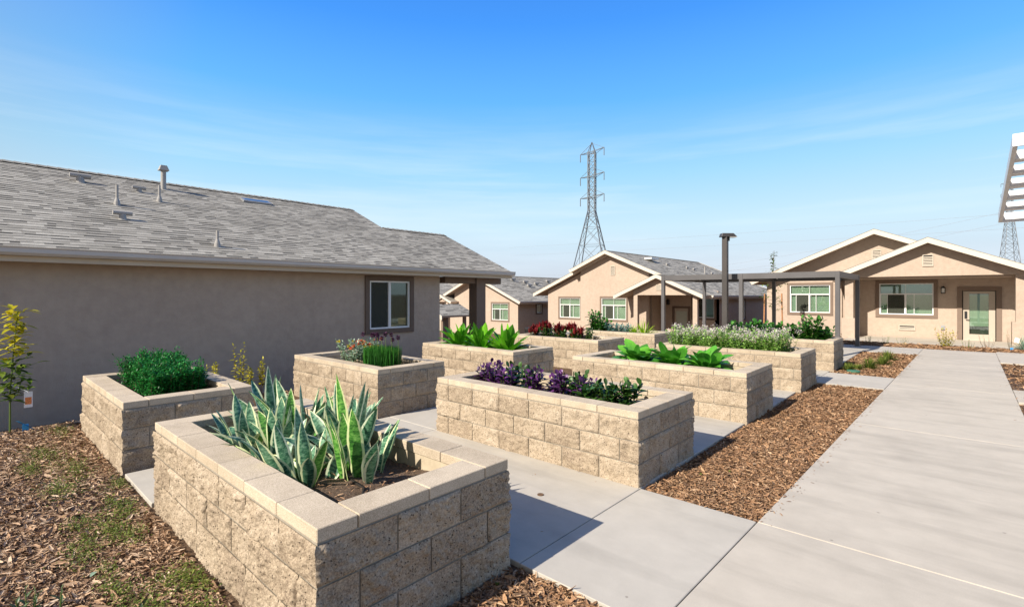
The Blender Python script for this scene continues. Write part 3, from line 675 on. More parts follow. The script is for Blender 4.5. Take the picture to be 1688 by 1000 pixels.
# white flowering mass: planter 7
k = 0
for x in np.linspace(-4.38, -2.42, 7):
    for y in (10.2, 10.62):
        k += 1; x_ = x+U(-.05, .05)
        t, tips = stemmy('catmint_plant', 'pale catmint plant with whitish flowers, '+['leftmost', 'second from the left', 'third from the left', 'middle', 'third from the right', 'second from the right', 'rightmost'][(k-1)//2]+' in the '+('front' if k % 2 else 'back')+' row', 'flowers', x_, y, .5, .47+.05*sin(k*2.), 'leaf_catmint', 34, 12, .085, .050, .27, 'catmint plants filling the planter')
        for p in tips[:15]:
            fl = Leaves(); n = 30; fl.add(p+np.array([0, 0, .015])+RNG.normal(0, .026, (n, 3)), sph(n, -.2, 1), .030, .018, seg=2, prof='oval'); fl.build('flower_head', 'petal_white', t)
for x, y, h, lab in ((-4.15, 13.55, .42, 'dark green shrub farthest left in the last mulch-side planter'), (-3.75, 13.75, .46, 'dark green shrub with a raised tip behind the catmint'), (-3.3, 13.6, .45, 'dark green leafy shrub under the sapling'),
                     (-2.9, 13.7, .40, 'low dark green shrub between two taller ones'), (-2.52, 13.55, .58, 'tallest dark green shrub in front of the right pergola post'), (-2.33, 13.8, .34, 'small dark green shrub at the planter end below the pergola post')):
    stemmy('leafy_shrub', lab, 'shrub', x, y, .5, h*1.1, 'leaf_mid', 22, 13, .18, .095, .27)
# red planter 9
RL = ['leftmost red flowering plant', 'red plant with a tight group of spikes, second from left', 'red plant left of the dark curled leaves', 'red plant with tall curled maroon leaves', 'low bright red plant in the middle', 'red plant right of the middle', 'red plant beside the last green one', 'rightmost plant of the red row, mostly dark green']
for i, (x, lab) in enumerate(zip(np.linspace(-8.25, -6.65, 8), RL)):
    t, tips = stemmy('red_flower_plant', lab, 'flowers', x, 10.1+.12*(i % 2), .5, .33+.04*(i % 3), 'leaf_dark', 16, 11, .12, .05, .18)
    if i < 7:
        for p in tips[:7]:
            fl = Leaves(); n = 16; fl.add(p+np.array([0, 0, -.04])+RNG.normal(0, .02, (n, 3)), dirs(n, 0, 50), U(.10, .18, n), .040, seg=3, prof='lance'); fl.build('flower_spike', 'petal_red', t)
# planter 10
for x, lab in ((-8.05, 'glossy green shrub left of the blue-grey ones'), (-7.7, 'second glossy green shrub, touching the blue-grey ones')):
    stemmy('leafy_shrub', lab, 'shrub', x, 12.7, .5, .66 if x < -8 else .46, 'leaf_mid', 20, 12, .18, .10, .26)
for x, lab in ((-7.38, 'teal green shrub before the right window of the middle house'), (-7.0, 'blue-grey shrub left of the lime grass')):
    stemmy('blue_grey_shrub', lab, 'shrub', x, 12.7, .5, .34, 'leaf_blue', 30, 13, .12, .045, .27)
for x, h, lab in ((-6.75, .32, 'small lime green grass tuft'), (-6.42, .50, 'large spiky lime green grass tuft at the planter end')):
    t = rosette('lime_grass', lab, x, 12.68, .5, 90, h*1.3, .028, 'leaf_lime', (2, 80), .45, 'blade', None, .25, 0, 'grass', 5)
# yellow shrubs at the wall
for x, y, h, lab in ((-8.98, 2.75, .60, 'small yellow-green shrub showing just over the hedge planter'), (-9.0, 3.12, .90, 'tallest yellow-green shrub with a bare pink-tipped spike by the wall'), (-8.95, 3.46, .66, 'bushy yellow shrub behind the snake plant tips'), (-9.05, 3.30, .5, 'low yellow-green shrub at the foot of the shaded wall')):
    stemmy('yellow_shrub', lab, 'shrub', x, y, float(gz(x, y)), h, 'leaf_yellow', 6, 13, .10, .042, .13, top=.25, smat='stem_brown')
# left sapling with tags
zg = float(gz(-8.95, .42)); t = thing('young_sapling', 'slender sapling at the left edge, yellow-green top, white and blue tags', 'sapling', (-8.95, .37, zg))
st = Leaves(); trunk = [(-8.95, .40, zg-.02), (-8.93, .40, zg+.5), (-8.95, .43, zg+1.0), (-8.92, .47, zg+1.58)]
st.tube(trunk, .011, .004, .4, 7); lv = Leaves(); ly = Leaves()
for i in range(34):
    f = .25+.75*i/34; p = np.array([-8.94, .40+.06*f, zg+1.58*f]); a = i*2.4; ln = (.20 if f < .65 else .11)*U(.6, 1.1)
    q_ = p+np.array([cos(a)*ln, sin(a)*ln, ln*.45]); st.tube([p, q_], .003, .0015, .3, 4); m = 8 if f < .5 else 6
    s_ = np.linspace(.2, 1, m)[:, None]; pos = p+(q_-p)*s_
    (ly if f > .58 else lv).add(pos, sph(m, -.2, .9), U(.10, .16, m), .058, bend=.3, seg=3, prof='oval')
st.build('trunk', 'stem_green', t); lv.build('foliage', 'leaf_sapling', t); ly.build('young_foliage', 'leaf_yellow', t)
mb = MB(); mb.box((-8.84, .52, zg+.32), (-8.835, .60, zg+.52)); mb.box((-8.834, .53, zg+.36), (-8.832, .59, zg+.45), 1)
mb.quad((-8.84, .55, zg+.52), (-8.84, .56, zg+.52), (-8.93, .41, zg+.62), (-8.93, .40, zg+.62)); mb.build('label_tag', ['tag_white', 'tag_orange'], t)
mb = MB()
for k in range(6): mb.quad((-8.82+.01*k, .44+.026*k, zg+.17-.022*k), (-8.78+.012*k, .47+.026*k, zg+.17-.022*k), (-8.77, .50+.026*k, zg+.145-.022*k), (-8.82, .47+.026*k, zg+.145-.024*k))
mb.build('blue_ribbon', 'tag_blue', t)
mb = MB(); mb.box((-8.78, .50, zg), (-8.775, .56, zg+.12)); mb.build('blue_tag', 'tag_blue', t)
# ground weeds (low mats)
lv = Leaves()
WD = [(-7.2, .60, .55, .06, 900), (-6.6, .70, .6, .05, 900), (-8.3, .80, .6, .06, 500), (-5.9, .56, .45, .05, 900), (-6.9, .46, .4, .04, 600), (-5.0, .86, .35, .04, 900), (-4.6, .76, .35, .05, 1100), (-4.95, .58, .3, .04, 500),
      (-4.35, .54, .25, .04, 700), (-3.9, .56, .25, .035, 500), (-3.25, .66, .30, .04, 1200), (-3.55, .90, .35, .04, 1100), (-2.9, .86, .25, .04, 900), (-5.6, .92, .3, .04, 500)]
for (x, y, rx, ry, m) in [(a+U(-.25, .25), b+U(-.06, .06), c*U(.4, 1.1), d*U(.8, 2.2), int(n_*.2)) for a, b, c, d, n_ in WD for _ in range(4)]:
    px = x+RNG.normal(0, rx*.5, m); py = y+RNG.normal(0, ry*.8, m); k = ~inside(px, py, PAV) & (py < 1.04); px, py = px[k], py[k]; m = len(px)
    lv.add(np.stack([px, py, gz(px, py)+U(.012, .05, m)], 1), sph(m, .0, 1), U(.010, .030, m), U(.006, .012, m), bend=.2, seg=2, prof='oval')
o = lv.build('ground_cover', 'leaf_weed'); tag(o, 'low green weeds creeping over the mulch at lower left', 'weeds', None, 'stuff')
for x, y, h, lab in ((-3.32, .30, .26, 'narrow-leaved green seedling at the bottom edge, fullest of the lot'), (-3.10, .42, .20, 'small narrow-leaved seedling right of the fullest one'), (-3.02, .54, .17, 'seedling with one large dark leaf, nearest to the snake planter'), (-3.7, .24, .17, 'seedling cut by the left corner of the view')):
    stemmy('seedling', lab, 'seedling', x, y, float(gz(x, y)), h, 'leaf_oleander', 4, 8, .085, .016, .09, tilt=(15, 60), prof='lance')
for x, y, lab in ((-3.95, .55, 'pale dead leaf on the mulch'), (-2.88, .68, 'yellow dead leaf near the snake planter')):
    lv = Leaves(); lv.add((x, y, float(gz(x, y))+.035), (.7, -.5, .25), .055, .032, bend=.3, seg=4, prof='oval'); tag(lv.build('fallen_leaf', 'leaf_yellow' if x > -3 else 'leaf_silver'), lab, 'leaf')
for x, y, lab in ((-2.02, 2.12, 'tiny green sprout beside the corner of the near slab'), (-1.80, 4.72, 'tiny green sprout in the shade edge of the long mulch strip'), (-1.62, 4.98, 'second tiny sprout on the long mulch strip')):
    lv = Leaves(); lv.add((x, y, -.02), dirs(22, 10, 70), .026, .012, seg=2, prof='oval'); tag(lv.build('sprout', 'leaf_weed'), lab, 'sprout')
# mulch square tufts and valve cover
for x, y, h, lab in ((-1.46, 14.2, .34, 'largest grassy green tuft in the far mulch square'), (-1.30, 15.2, .30, 'grassy tuft behind the largest one'), (-1.28, 16.3, .36, 'grassy tuft nearest the porch in the far mulch square'), (-1.66, 13.9, .18, 'low tuft beside the largest one'), (-1.78, 13.5, .24, 'small tuft next to the green valve cover')):
    rosette('grass_tuft', lab, x, y, -.03, 130, h, .016, 'leaf_weed', (2, 60), .25, 'blade', None, .2, 0, 'grass', 3)
mb = MB(); mb.tube([(-1.66, 13.3, -.03), (-1.66, 13.3, .015), (-1.66, 13.3, .02)], [.13, .13, .11], 18); tag(mb.build('valve_cover', 'valve_green'), 'round dark green irrigation valve cover in the mulch', 'valve cover')
# plants before the right house
stemmy('yellow_green_shrub', 'yellow-green shrub between the outlet and the door of the right house', 'shrub', -.18, 22.6, -.14, .62, 'leaf_yellow', 16, 13, .11, .055, .34, smat='stem_brown')
rosette('grass_clump', 'dry spiky clump right of the door of the right house', 1.75, 22.9, -.15, 120, .7, .02, 'leaf_silver', (2, 55), .2, 'blade', None, .2, 0, 'grass', 3)
stemmy('bare_shrub', 'sparse twiggy shrub with a white tag right of the door', 'shrub', 1.42, 22.9, -.15, .62, 'leaf_sapling', 8, 6, .06, .02, .3, smat='stem_brown')
stemmy('dry_sprig', 'thin straw-coloured sprig in front of the door', 'sprig', .85, 22.7, -.15, .55, 'leaf_silver', 9, 5, .05, .012, .3, smat='stem_brown')
for x, lab in ((-2.35, 'thin sprig below the porch window corner, leftmost'), (-1.9, 'thin sprig second from the pergola post'), (-1.35, 'thin sprig under the wall vent'), (.35, 'thin low sprig left of the door')):
    stemmy('dry_sprig', lab, 'sprig', x, 22.2, -.15, .34, 'leaf_sapling', 9, 7, .06, .018, .22)
mb = MB(); mb.box((1.37, 22.5, -.16), (1.44, 22.51, .0)); tag(mb.build('blue_tag', 'tag_blue'), 'small blue plant tag standing in the mulch by the door', 'tag')
mb = MB(); mb.hull8([(1.45, 22.45, .20), (1.56, 22.46, .16), (1.56, 22.463, .16), (1.45, 22.453, .20), (1.48, 22.45, .34), (1.58, 22.46, .31), (1.58, 22.463, .31), (1.48, 22.453, .34)]); tag(mb.build('white_tag', 'tag_white'), 'white plant tag hanging in the twiggy shrub', 'tag')

# ------------------------------------------------------------------ buildings
def shingles(mb, O, A, Sv, La, Ls, seed=0, course=.135, wmin=.09, wmax=.42, m=0, clip=None):
    rd = random.Random(seed); wmin = min(wmin, wmax*.35); O = Vector(O); A = Vector(A); Sv = Vector(Sv); N = A.cross(Sv).normalized()
    if N.z < 0: N = -N
    nc = int(math.ceil(Ls/course))
    for c in range(nc):
        s0 = c*course; s1 = min(Ls, s0+course)
        u = -rd.uniform(0, wmax)
        while u < La:
            w = rd.uniform(wmin, wmax); a, b = max(0, u), min(La, u+w); u += w
            if b-a < .01: continue
            tone = .34+.5*rd.random(); dark = rd.random() < .36; hi = .007
            bt = rd.random() < .38
            P = lambda uu, ss, h: O+A*uu+Sv*ss+N*h
            k = s1-.058*rd.uniform(.7, 1.2)*(course/.145) if dark else s1
            hk = hi*(1-(k-s0)/course)+.001
            mb.quad(P(a, s0, hi), P(b, s0, hi), P(b, k, hk), P(a, k, hk), m=m, tone=tone)
            mb.quad(P(a, s0, hi), P(b, s0, hi), P(b, s0, -.004), P(a, s0, -.004), m=m, tone=.02 if bt else tone*.8)
            if dark: mb.quad(P(a, k, hk), P(b, k, hk), P(b, s1, .001), P(a, s1, .001), m=m, tone=.02)
def gable(parent, xr, zr, xe, ze, y0, y1, rake0=True, rake1=True, seed=0, gut=True, cap=True, both=True, lift=0., course=.135, wmax=.42, xe2=None, thick=.16, gy1=None):
    """gable roof, ridge along y at (xr,zr); right eave xe,ze; mirrored left eave unless xe2"""
    xl = 2*xr-xe if xe2 is None else xe2; sl = (zr-ze)/(xe-xr); zl = zr-sl*(xr-xl)
    mb = MB(); sides = [(xe, ze, 1), (xl, zl, -1)]
    for X_, Z_, sg in sides:
        d = Vector((xr-X_, 0, zr-Z_)); Ln = d.length; d.normalize(); n = Vector((-d.z*sg*-1, 0, abs(d.x))).normalized()
        n = Vector((abs(d.z)*sg, 0, abs(d.x)))
        O = Vector((X_, y0, Z_))
        # deck below the shingles
        dn = -n*thick
        P = [O, O+d*Ln, O+d*Ln+Vector((0, y1-y0, 0)), O+Vector((0, y1-y0, 0))]
        mb.hull8([p+dn for p in P]+[p-n*.004 for p in P], 1)
        shingles(mb, O, (0, 1, 0), d, y1-y0, Ln, seed+int(sg), course, wmax=wmax)
    rf = mb.build('roof', ['shingle', 'soffit'], parent, tone=True)
    for yy, on, s_ in ((y0, rake0, -1), (y1, rake1, 1)):
        if not on: continue
        mb = MB()
        for X_, Z_, sg in sides:
            sx_ = X_+.03*sg; sz_ = Z_-.03*sl
            w = .032; yb = yy+(s_*w); h = .21
            P = lambda x, z: (x, yy+s_*.002, z)
            pl = [P(sx_, sz_+.02), P(xr, zr+.02+.0), P(xr, zr-h+.02), P(sx_, sz_-h+.02)]
            mb.prism(pl, (0, s_*w, 0))
        mb.build('rake_board', 'white_trim', rf)
        mb = MB()
        for X_, Z_, sg in sides:
            pl = [(X_, yy, Z_+.022), (xr, yy, zr+.022), (xr, yy, zr+.034), (X_, yy, Z_+.034)]; mb.prism(pl, (0, s_*.05, 0))
        mb.build('drip_edge', 'vent_grey', rf)
    if gut:
        gy = y1 if gy1 is None else gy1
        for X_, Z_, sg in sides:
            if not both and sg < 0: continue
            mb = MB(); prof = [(.002, .02), (.002, -.10), (.075, -.10), (.105, -.06), (.105, -.005), (.118, .02)]
            mb.prism([(X_+sg*a, y0-.03, Z_+b-.01) for a, b in prof], (0, gy-y0+.06, 0)); mb.build('gutter', 'gutter', rf)
            mb = MB(); mb.box((min(X_-sg*.02, X_), y0, Z_-.195), (max(X_-sg*.02, X_), gy, Z_-.112)); mb.build('fascia', 'cream', rf)
    if cap:
        mb = MB(); y = y0; rd = random.Random(seed)
        while y < y1-.05:
            e = min(y+.30, y1)
            for sg in (1, -1):
                a = .13; mb.quad((xr, y, zr+.034), (xr+sg*a, y, zr-a*sl+.032), (xr+sg*a, e, zr-a*sl+.014), (xr, e, zr+.016), tone=rd.uniform(.3, .7))
                mb.quad((xr, y, zr+.034), (xr+sg*a, y, zr-a*sl+.032), (xr+sg*a, y, zr-a*sl+.002), (xr, y, zr+.004), tone=.02)
            y += .17
        mb.build('ridge_cap', 'shingle', rf, tone=True)
    return rf
def wallf(parent, F, w, h, holes=(), th=.18, mat='stucco', name='wall'):
    us = sorted({0, w}|{x for o in holes for x in o[:2]}); zs = sorted({0, h}|{x for o in holes for x in o[2:]}); mb = MB()
    for a, b in zip(us[:-1], us[1:]):
        run = None
        for c, d in zip(zs[:-1], zs[1:]):
            if any(a >= o[0]-1e-6 and b <= o[1]+1e-6 and c >= o[2]-1e-6 and d <= o[3]+1e-6 for o in holes): continue
            mb.fbox(F, a, b, c, d, -th, 0)
    return mb.build(name, mat, parent)
def window(parent, F, u0, u1, z0, z1, kind='transom', trim='dark_trim', tw=.11, blind='blind_pale', glass='glass', name='window', tb=.035):
    """opening u0..u1,z0..z1 ; frame is the part, trim/panes/blinds its sub-parts"""
    fr = MB(); f = .038; n0, n1 = -.07, .004
    fr.fbox(F, u0, u1, z0, z0+f, n0, n1); fr.fbox(F, u0, u1, z1-f, z1, n0, n1)
    fr.fbox(F, u0, u0+f, z0+f, z1-f, n0, n1); fr.fbox(F, u1-f, u1, z0+f, z1-f, n0, n1)
    um = (u0+u1)/2; zt = z0+(z1-z0)*.66 if kind == 'transom' else z1-f
    if kind == 'transom': fr.fbox(F, u0+f, u1-f, zt-.024, zt+.024, n0, n1-.004); fr.fbox(F, um-.006, um+.006, zt+.024, z1-f, n0, n1-.03)
    z_top = zt-.024 if kind == 'transom' else z1-f
    if kind != 'single':
        fr.fbox(F, um-.025, um+.025, z0+f, z_top, n0, n1-.004)
        fr.fbox(F, u0+f, u0+f+.022, z0+f, z_top, n0, n1-.02); fr.fbox(F, um-.042, um-.025, z0+f, z_top, n0, n1-.02)
        if kind == 'transom':
            q = (u1-u0)*.13
            fr.fbox(F, u0+f+q, u0+f+q+.018, z0+f, z_top, -.068, -.036); fr.fbox(F, um+.035+q, um+.053+q, z0+f, z_top, -.068, -.036)
    w = fr.build(name, 'white_vinyl', parent)
    mb = MB(); mb.fbox(F, u0+.01, u1-.01, z0+.01, z1-.01, -.052, -.046); mb.build('pane', glass, w)
    if kind != 'single':
        mb = MB(); mb.fbox(F, u0+f+(.0 if kind != 'transom' else (u1-u0)*.13+.02), um-.026, z0+f, z_top, -.034, -.031); mb.build('insect_screen', 'screen', w)
    if tw:
        mb = MB(); mb.fbox(F, u0-tw, u1+tw, z1, z1+tw, .001, tb); mb.fbox(F, u0-tw, u1+tw, z0-tw, z0, .001, tb)
        mb.fbox(F, u0-tw, u0, z0, z1, .001, tb); mb.fbox(F, u1, u1+tw, z0, z1, .001, tb); mb.build('trim', trim, w)
    mb = MB(); z = z0+.04
    while z < z1-.06:
        O, U_, N_ = F; P = lambda u, n, zz: (O[0]+U_[0]*u+N_[0]*n, O[1]+U_[1]*u+N_[1]*n, O[2]+zz)
        mb.quad(P(u0+.05, -.10, z), P(u1-.05, -.10, z), P(u1-.05, -.122, z+.042), P(u0+.05, -.122, z+.042)); z += .043
    mb.build('blind', blind, w)
    mb = MB(); mb.fbox(F, u0-.02, u1+.02, z0-.02, z1+.02, -.30, -.26); mb.build('room_shade', 'interior', w)
    return w
def louver(parent, F, u0, u1, z0, z1, name='gable_vent'):
    mb = MB(); mb.fbox(F, u0, u1, z0, z0+.03, .001, .035); mb.fbox(F, u0, u1, z1-.03, z1, .001, .035)
    mb.fbox(F, u0, u0+.03, z0+.03, z1-.03, .001, .035); mb.fbox(F, u1-.03, u1, z0+.03, z1-.03, .001, .035)
    z = z0+.04; O, U_, N_ = F; P = lambda u, n, zz: (O[0]+U_[0]*u+N_[0]*n, O[1]+U_[1]*u+N_[1]*n, O[2]+zz)
    while z < z1-.06:
        mb.quad(P(u0+.03, .030, z), P(u1-.03, .030, z), P(u1-.03, .006, z+.034), P(u0+.03, .006, z+.034)); z += .06
    mb.fbox(F, u0+.03, u1-.03, z0+.03, z1-.03, .001, .004, 1)
    return mb.build(name, ['louver', 'black'], parent)
def gablewall(parent, xc, zc, x0, x1, zb, yy, sl, drop=.17, th=.18, name='gable_wall', mat='stucco'):
    """pentagon under the rake from zb up; facing -y"""
    mb = MB(); z = lambda x: zc-drop-sl*abs(x-xc)
    pl = [(x0, yy, zb), (x1, yy, zb), (x1, yy, max(z(x1), zb+.001))]
    if x0 < xc < x1: pl.append((xc, yy, zc-drop))
    pl.append((x0, yy, max(z(x0), zb+.001))); mb.prism(pl, (0, th, 0)); return mb.build(name, mat, parent)
FX = lambda x, y, z: ((x, y, z), (0, 1, 0), (1, 0, 0))       # wall facing +x
FY = lambda x, y, z: ((x, y, z), (1, 0, 0), (0, -1, 0))      # wall facing -y

# ---- long house on the left
h = thing('long_house', 'long single-storey house at left, shaded stucco wall and grey shingle roof', 'house', (-14.7, 0, -.3))
BZ = -.40; WX = -10.2
wallf(h, FX(WX, -12, BZ), 20.49, 2.60, [(18.36, 19.51, .89-BZ, 2.04-BZ)])
wallf(h, FY(-19.2, 8.31, BZ), 8.82, 2.6, name='end_wall'); mb = MB()
window(h, FX(WX, -12, BZ), 18.36, 19.51, .89-BZ, 2.04-BZ, 'slider', 'dark_trim', .115, 'blind_pale', 'glass_dark')
for y in (9.84,):
    mb = MB(); mb.box((WX-.30, y, BZ-.3), (WX+.02, y+.36, 2.22)); mb.build('porch_post', 'porch_trim', h)
mb = MB(); mb.box((WX-.28, 8.7, 2.02), (WX-.02, 10.9, 2.2)); mb.build('porch_beam', 'porch_trim', h)
mb = MB(); mb.box((WX+.002, -12, BZ), (WX+.012, 8.485, -.245)); mb.build('wall_base', 'mortar', h)
r1 = gable(h, -14.66, 4.48, -9.85, 2.375, -10, 8.54, False, False, 11, True, True, False, course=.125, wmax=.28, gy1=11.0)
r2 = gable(h, -12.95, 3.7316, -9.85, 2.375, 8.5405, 11.0, False, False, 13, False, True, False, course=.125, wmax=.28)
# roof fittings
def rz(x): return 4.48-.4376*(x+14.66)
def tvent(x, y, s_=1.):
    z = rz(x); mb = MB(); mb.tube([(x, y, z-.03), (x, y, z+.16*s_)], [.12*s_, .09*s_], 14); mb.tube([(x, y-.26*s_, z+.20*s_), (x, y+.26*s_, z+.20*s_)], .075*s_, 14)
    mb.build('roof_vent', 'vent_grey', h, False)
def pipe(x, y, ht, r=.024):
    z = rz(x); mb = MB(); mb.tube([(x, y, z-.03), (x, y, z+.06), (x, y, z+.14), (x, y, z+ht)], [.06, .05, r, r], 12); mb.build('vent_pipe', 'vent_grey', h)
tvent(-13.78, 1.66, .66); tvent(-13.56, 2.63, .48); tvent(-11.55, 1.99, .56)
pipe(-12.41, 2.05, .40); pipe(-12.98, 2.88, .36); pipe(-10.42, 3.23, .30)
z = rz(-14.11); mb = MB(); mb.tube([(-14.11, 3.21, z-.03), (-14.11, 3.21, z+.46)], .055, 14)
mb.hull8([(-14.21, 3.11, z+.44), (-14.01, 3.11, z+.44), (-14.01, 3.31, z+.44), (-14.21, 3.31, z+.44), (-14.17, 3.15, z+.56), (-14.05, 3.15, z+.56), (-14.05, 3.27, z+.56), (-14.17, 3.27, z+.56)]); mb.build('flue_pipe', 'vent_grey', h)
a_ = Vector((-14.12, 4.92, rz(-14.12)+.0)); b_ = Vector((-13.88, 4.92, rz(-13.88))); mb = MB(); n_ = Vector((.40, 0, .915))
P = [a_, b_, b_+Vector((0, .72, 0)), a_+Vector((0, .72, 0))]; mb.hull8([p-n_*.01 for p in P]+[p+n_*.055 for p in P]); 
sk = mb.build('skylight', 'galv', h); mb = MB(); ins = [a_+Vector((.06, .06, -.026)), b_+Vector((-.06, .06, .026)), b_+Vector((-.06, .66, .026)), a_+Vector((.06, .66, -.026))]
mb.quad(*[p+n_*.058 for p in ins]); mb.build('glazing', 'glass_dark', sk)

# ---- right house
B = -.16
h = thing('porch_house', 'right house with two overlapping gables, porch window and glazed door', 'house', (-2.5, 27, B))
WY = 26.7; F = FY(-6.9, WY, B)
o1 = (1.02, 2.68, .86-B, 2.16-B)       # left window
o2 = (4.50, 6.30, .86-B, 2.18-B)      # porch window
od = (7.17, 8.15, .02, 2.02)
wallf(h, F, 11.2, 2.65-B, [o1, o2, od])
window(h, F, *o1, 'transom', 'porch_trim', .11); window(h, F, *o2, 'transom', 'porch_trim', .13)
wallf(h, FX(4.3, WY+.18, B), 12, 2.5, name='side_wall')
mb = MB(); mb.box((-6.9, WY+.18, B), (-6.72, 39, 2.55)); mb.build('side_wall', 'stucco', h)
gablewall(h, -2.53, 4.49, -6.9, 1.84, 2.65, WY-.0, .432)
louver(h, FY(-2.66, WY-.002, 3.15), 0, .34, .12, .50)
gable(h, -2.53, 4.50, 1.95+.4, 2.39, 26.1, 38, True, False, 21, True, True, True, course=.16, wmax=.6)
# front porch gable
PY = 24.95
gable(h, -.72, 3.87, 2.35, 2.50, 24.5, 29.2, True, False, 23, True, True, True, course=.16, wmax=.6)
gablewall(h, -.72, 3.87, -3.40, 1.98, 2.43, PY, .446, .17, .24)
louver(h, FY(-.89, PY-.002, 2.80), 0, .33, 0, .46)
mb = MB(); mb.box((-3.10, PY+.26, 2.36), (1.62, WY-.02, 2.43)); mb.build('porch_ceiling', 'soffit', h)
mb = MB(); mb.box((-3.42, PY, B), (-3.12, PY+.24, 2.43)); mb.box((-3.52, PY-.08, B), (-3.06, PY+.34, .72)); mb.build('porch_post', 'stucco', h, bevel=.006)
mb = MB(); mb.box((1.66, PY, B), (1.98, PY+.24, 2.43)); mb.box((1.56, PY-.08, B), (2.08, PY+.34, .74)); mb.build('porch_post', 'stucco', h, bevel=.006)
mb = MB(); mb.box((-3.38, PY+.24, B), (-3.16, WY-.02, 2.40)); mb.build('side_wing', 'stucco', h)
# door
d = MB(); d.fbox(F, 7.20, 8.12, .04, .30, -.10, -.055); d.fbox(F, 7.20, 8.12, 1.90, 2.00, -.10, -.055); d.fbox(F, 7.20, 7.38, .30, 1.90, -.10, -.055); d.fbox(F, 7.94, 8.12, .30, 1.90, -.10, -.055)
dr = d.build('door', 'door_paint', h); mb = MB(); mb.fbox(F, 7.38, 7.94, .30, 1.90, -.08, -.072); mb.build('pane', 'glass', dr)
mb = MB(); zz = .62
while zz < 1.88: mb.fbox(F, 7.385, 7.935, zz, zz+.026, -.098, -.094); zz += .03
mb.build('blind', 'blind_pale', dr); mb = MB(); mb.fbox(F, 7.15, 8.17, .0, 2.04, -.34, -.30); mb.build('room_shade', 'interior', dr)
mb = MB(); mb.fbox(F, 7.24, 7.32, .92, 1.20, -.054, -.025); mb.tube([(-6.9+7.28, WY+.03, B+.86), (-6.9+7.40, WY+.0, B+.86)], .012, 8); mb.build('lock', 'black', dr)
mb = MB(); mb.fbox(F, 7.19, 8.13, .0, .04, -.1, .03); mb.build('threshold', 'white_vinyl', dr)
mb = MB(); mb.fbox(F, 7.02, 7.17, 0, 2.02, .001, .035); mb.fbox(F, 8.15, 8.30, 0, 2.02, .001, .035); mb.fbox(F, 7.02, 8.30, 2.02, 2.17, .001, .035); mb.build('door_trim', 'porch_trim', h)
# wall lantern, outlet, vent
mb = MB(); xl = -.30; mb.box((xl-.05, WY-.03, 1.80), (xl+.05, WY-.001, 2.02)); mb.bar((xl, WY-.02, 2.0), (xl, WY-.14, 2.03), .02)
mb.hull8([(xl-.09, WY-.23, 1.97), (xl+.09, WY-.23, 1.97), (xl+.09, WY-.05, 1.97), (xl-.09, WY-.05, 1.97), (xl-.02, WY-.16, 2.05), (xl+.02, WY-.16, 2.05), (xl+.02, WY-.12, 2.05), (xl-.02, WY-.12, 2.05)])
for a, b in ((-.06, -.2), (.06, -.2), (-.06, -.08), (.06, -.08)): mb.box((xl+a-.008, WY+b-.008, 1.78), (xl+a+.008, WY+b+.008, 1.972))
mb.box((xl-.075, WY-.215, 1.755), (xl+.075, WY-.065, 1.782)); ln = mb.build('wall_lantern', 'black', h); mb = MB(); mb.box((xl-.045, WY-.185, 1.785), (xl+.045, WY-.095, 1.965)); mb.build('lantern_glass', 'lens', ln)
mb = MB(); mb.box((-.37, WY-.05, .28), (-.25, WY-.001, .45)); mb.build('outlet_cover', 'galv', h)
louver(h, FY(-1.73, WY-.002, .20), 0, .55, 0, .22, 'wall_vent'); louver(h, FY(-4.95, WY-.002, .10), 0, .42, 0, .18, 'wall_vent')
mb = MB(); mb.box((-6.9, WY-.03, B-.2), (4.3, WY-.002, B+.005)); mb.build('foundation', 'concrete', h)
mb = MB(); mb.tube([(-3.78, WY-.06, B+.1), (-3.78, WY-.06, 2.05), (-3.78, WY-.30, 2.25), (-4.05, 26.05, 2.33)], .045, 8); mb.build('downspout', 'stucco', h)

# ---- middle house
B = -1.12
h = thing('gabled_house', 'middle house with a high stepped gable, two green-tinted windows and a small porch', 'house', (-15.9, 27, B))
WY = 27.0; F = FY(-20.85, WY, B)
w1 = (1.0, 2.66, .175-B, 1.475-B); w2 = (4.42, 6.14, .175-B, 1.49-B)
wallf(h, F, 2.85, 1.62-B, [w1]); window(h, F, *w1, 'transom', 'porch_trim', .11)
FM = FY(-18.0, WY-.25, B); w2 = (1.57, 3.29, .175-B, 1.49-B); wallf(h, FM, 4.75, 1.62-B, [w2]); window(h, FM, *w2, 'transom', 'porch_trim', .11)
RY = 28.3; F2 = FY(-13.25, RY, B); od = (.88, 1.72, .02, 2.02); w3 = (2.03, 3.22, .38-B, 1.50-B)
wallf(h, F2, 3.43, 1.9-B, [od, w3]); window(h, F2, *w3, 'slider', 'dark_trim', .12)
mb = MB(); mb.fbox(F2, .88, 1.72, .02, 2.02, -.08, -.04); dr = mb.build('door', 'door_paint', h); mb = MB(); mb.fbox(F2, .98, 1.62, .3, 1.85, -.039, -.03); mb.build('pane', 'blind_pale', dr)
mb = MB(); mb.fbox(F2, .76, .88, 0, 2.02, .001, .035); mb.fbox(F2, 1.72, 1.84, 0, 2.02, .001, .035); mb.fbox(F2, .76, 1.84, 2.02, 2.14, .001, .035); mb.build('door_trim', 'dark_trim', h)
mb = MB(); xl, yl = -12.72, RY; mb.box((xl-.04, yl-.04, 1.12), (xl+.04, yl-.001, 1.32)); mb.box((xl-.075, yl-.18, 1.10), (xl+.075, yl-.05, 1.34)); mb.hull8([(xl-.10, yl-.20, 1.34), (xl+.10, yl-.20, 1.34), (xl+.10, yl-.03, 1.34), (xl-.10, yl-.03, 1.34), (xl-.02, yl-.12, 1.43), (xl+.02, yl-.12, 1.43), (xl+.02, yl-.1, 1.43), (xl-.02, yl-.1, 1.43)]); mb.build('wall_lantern', 'black', h)
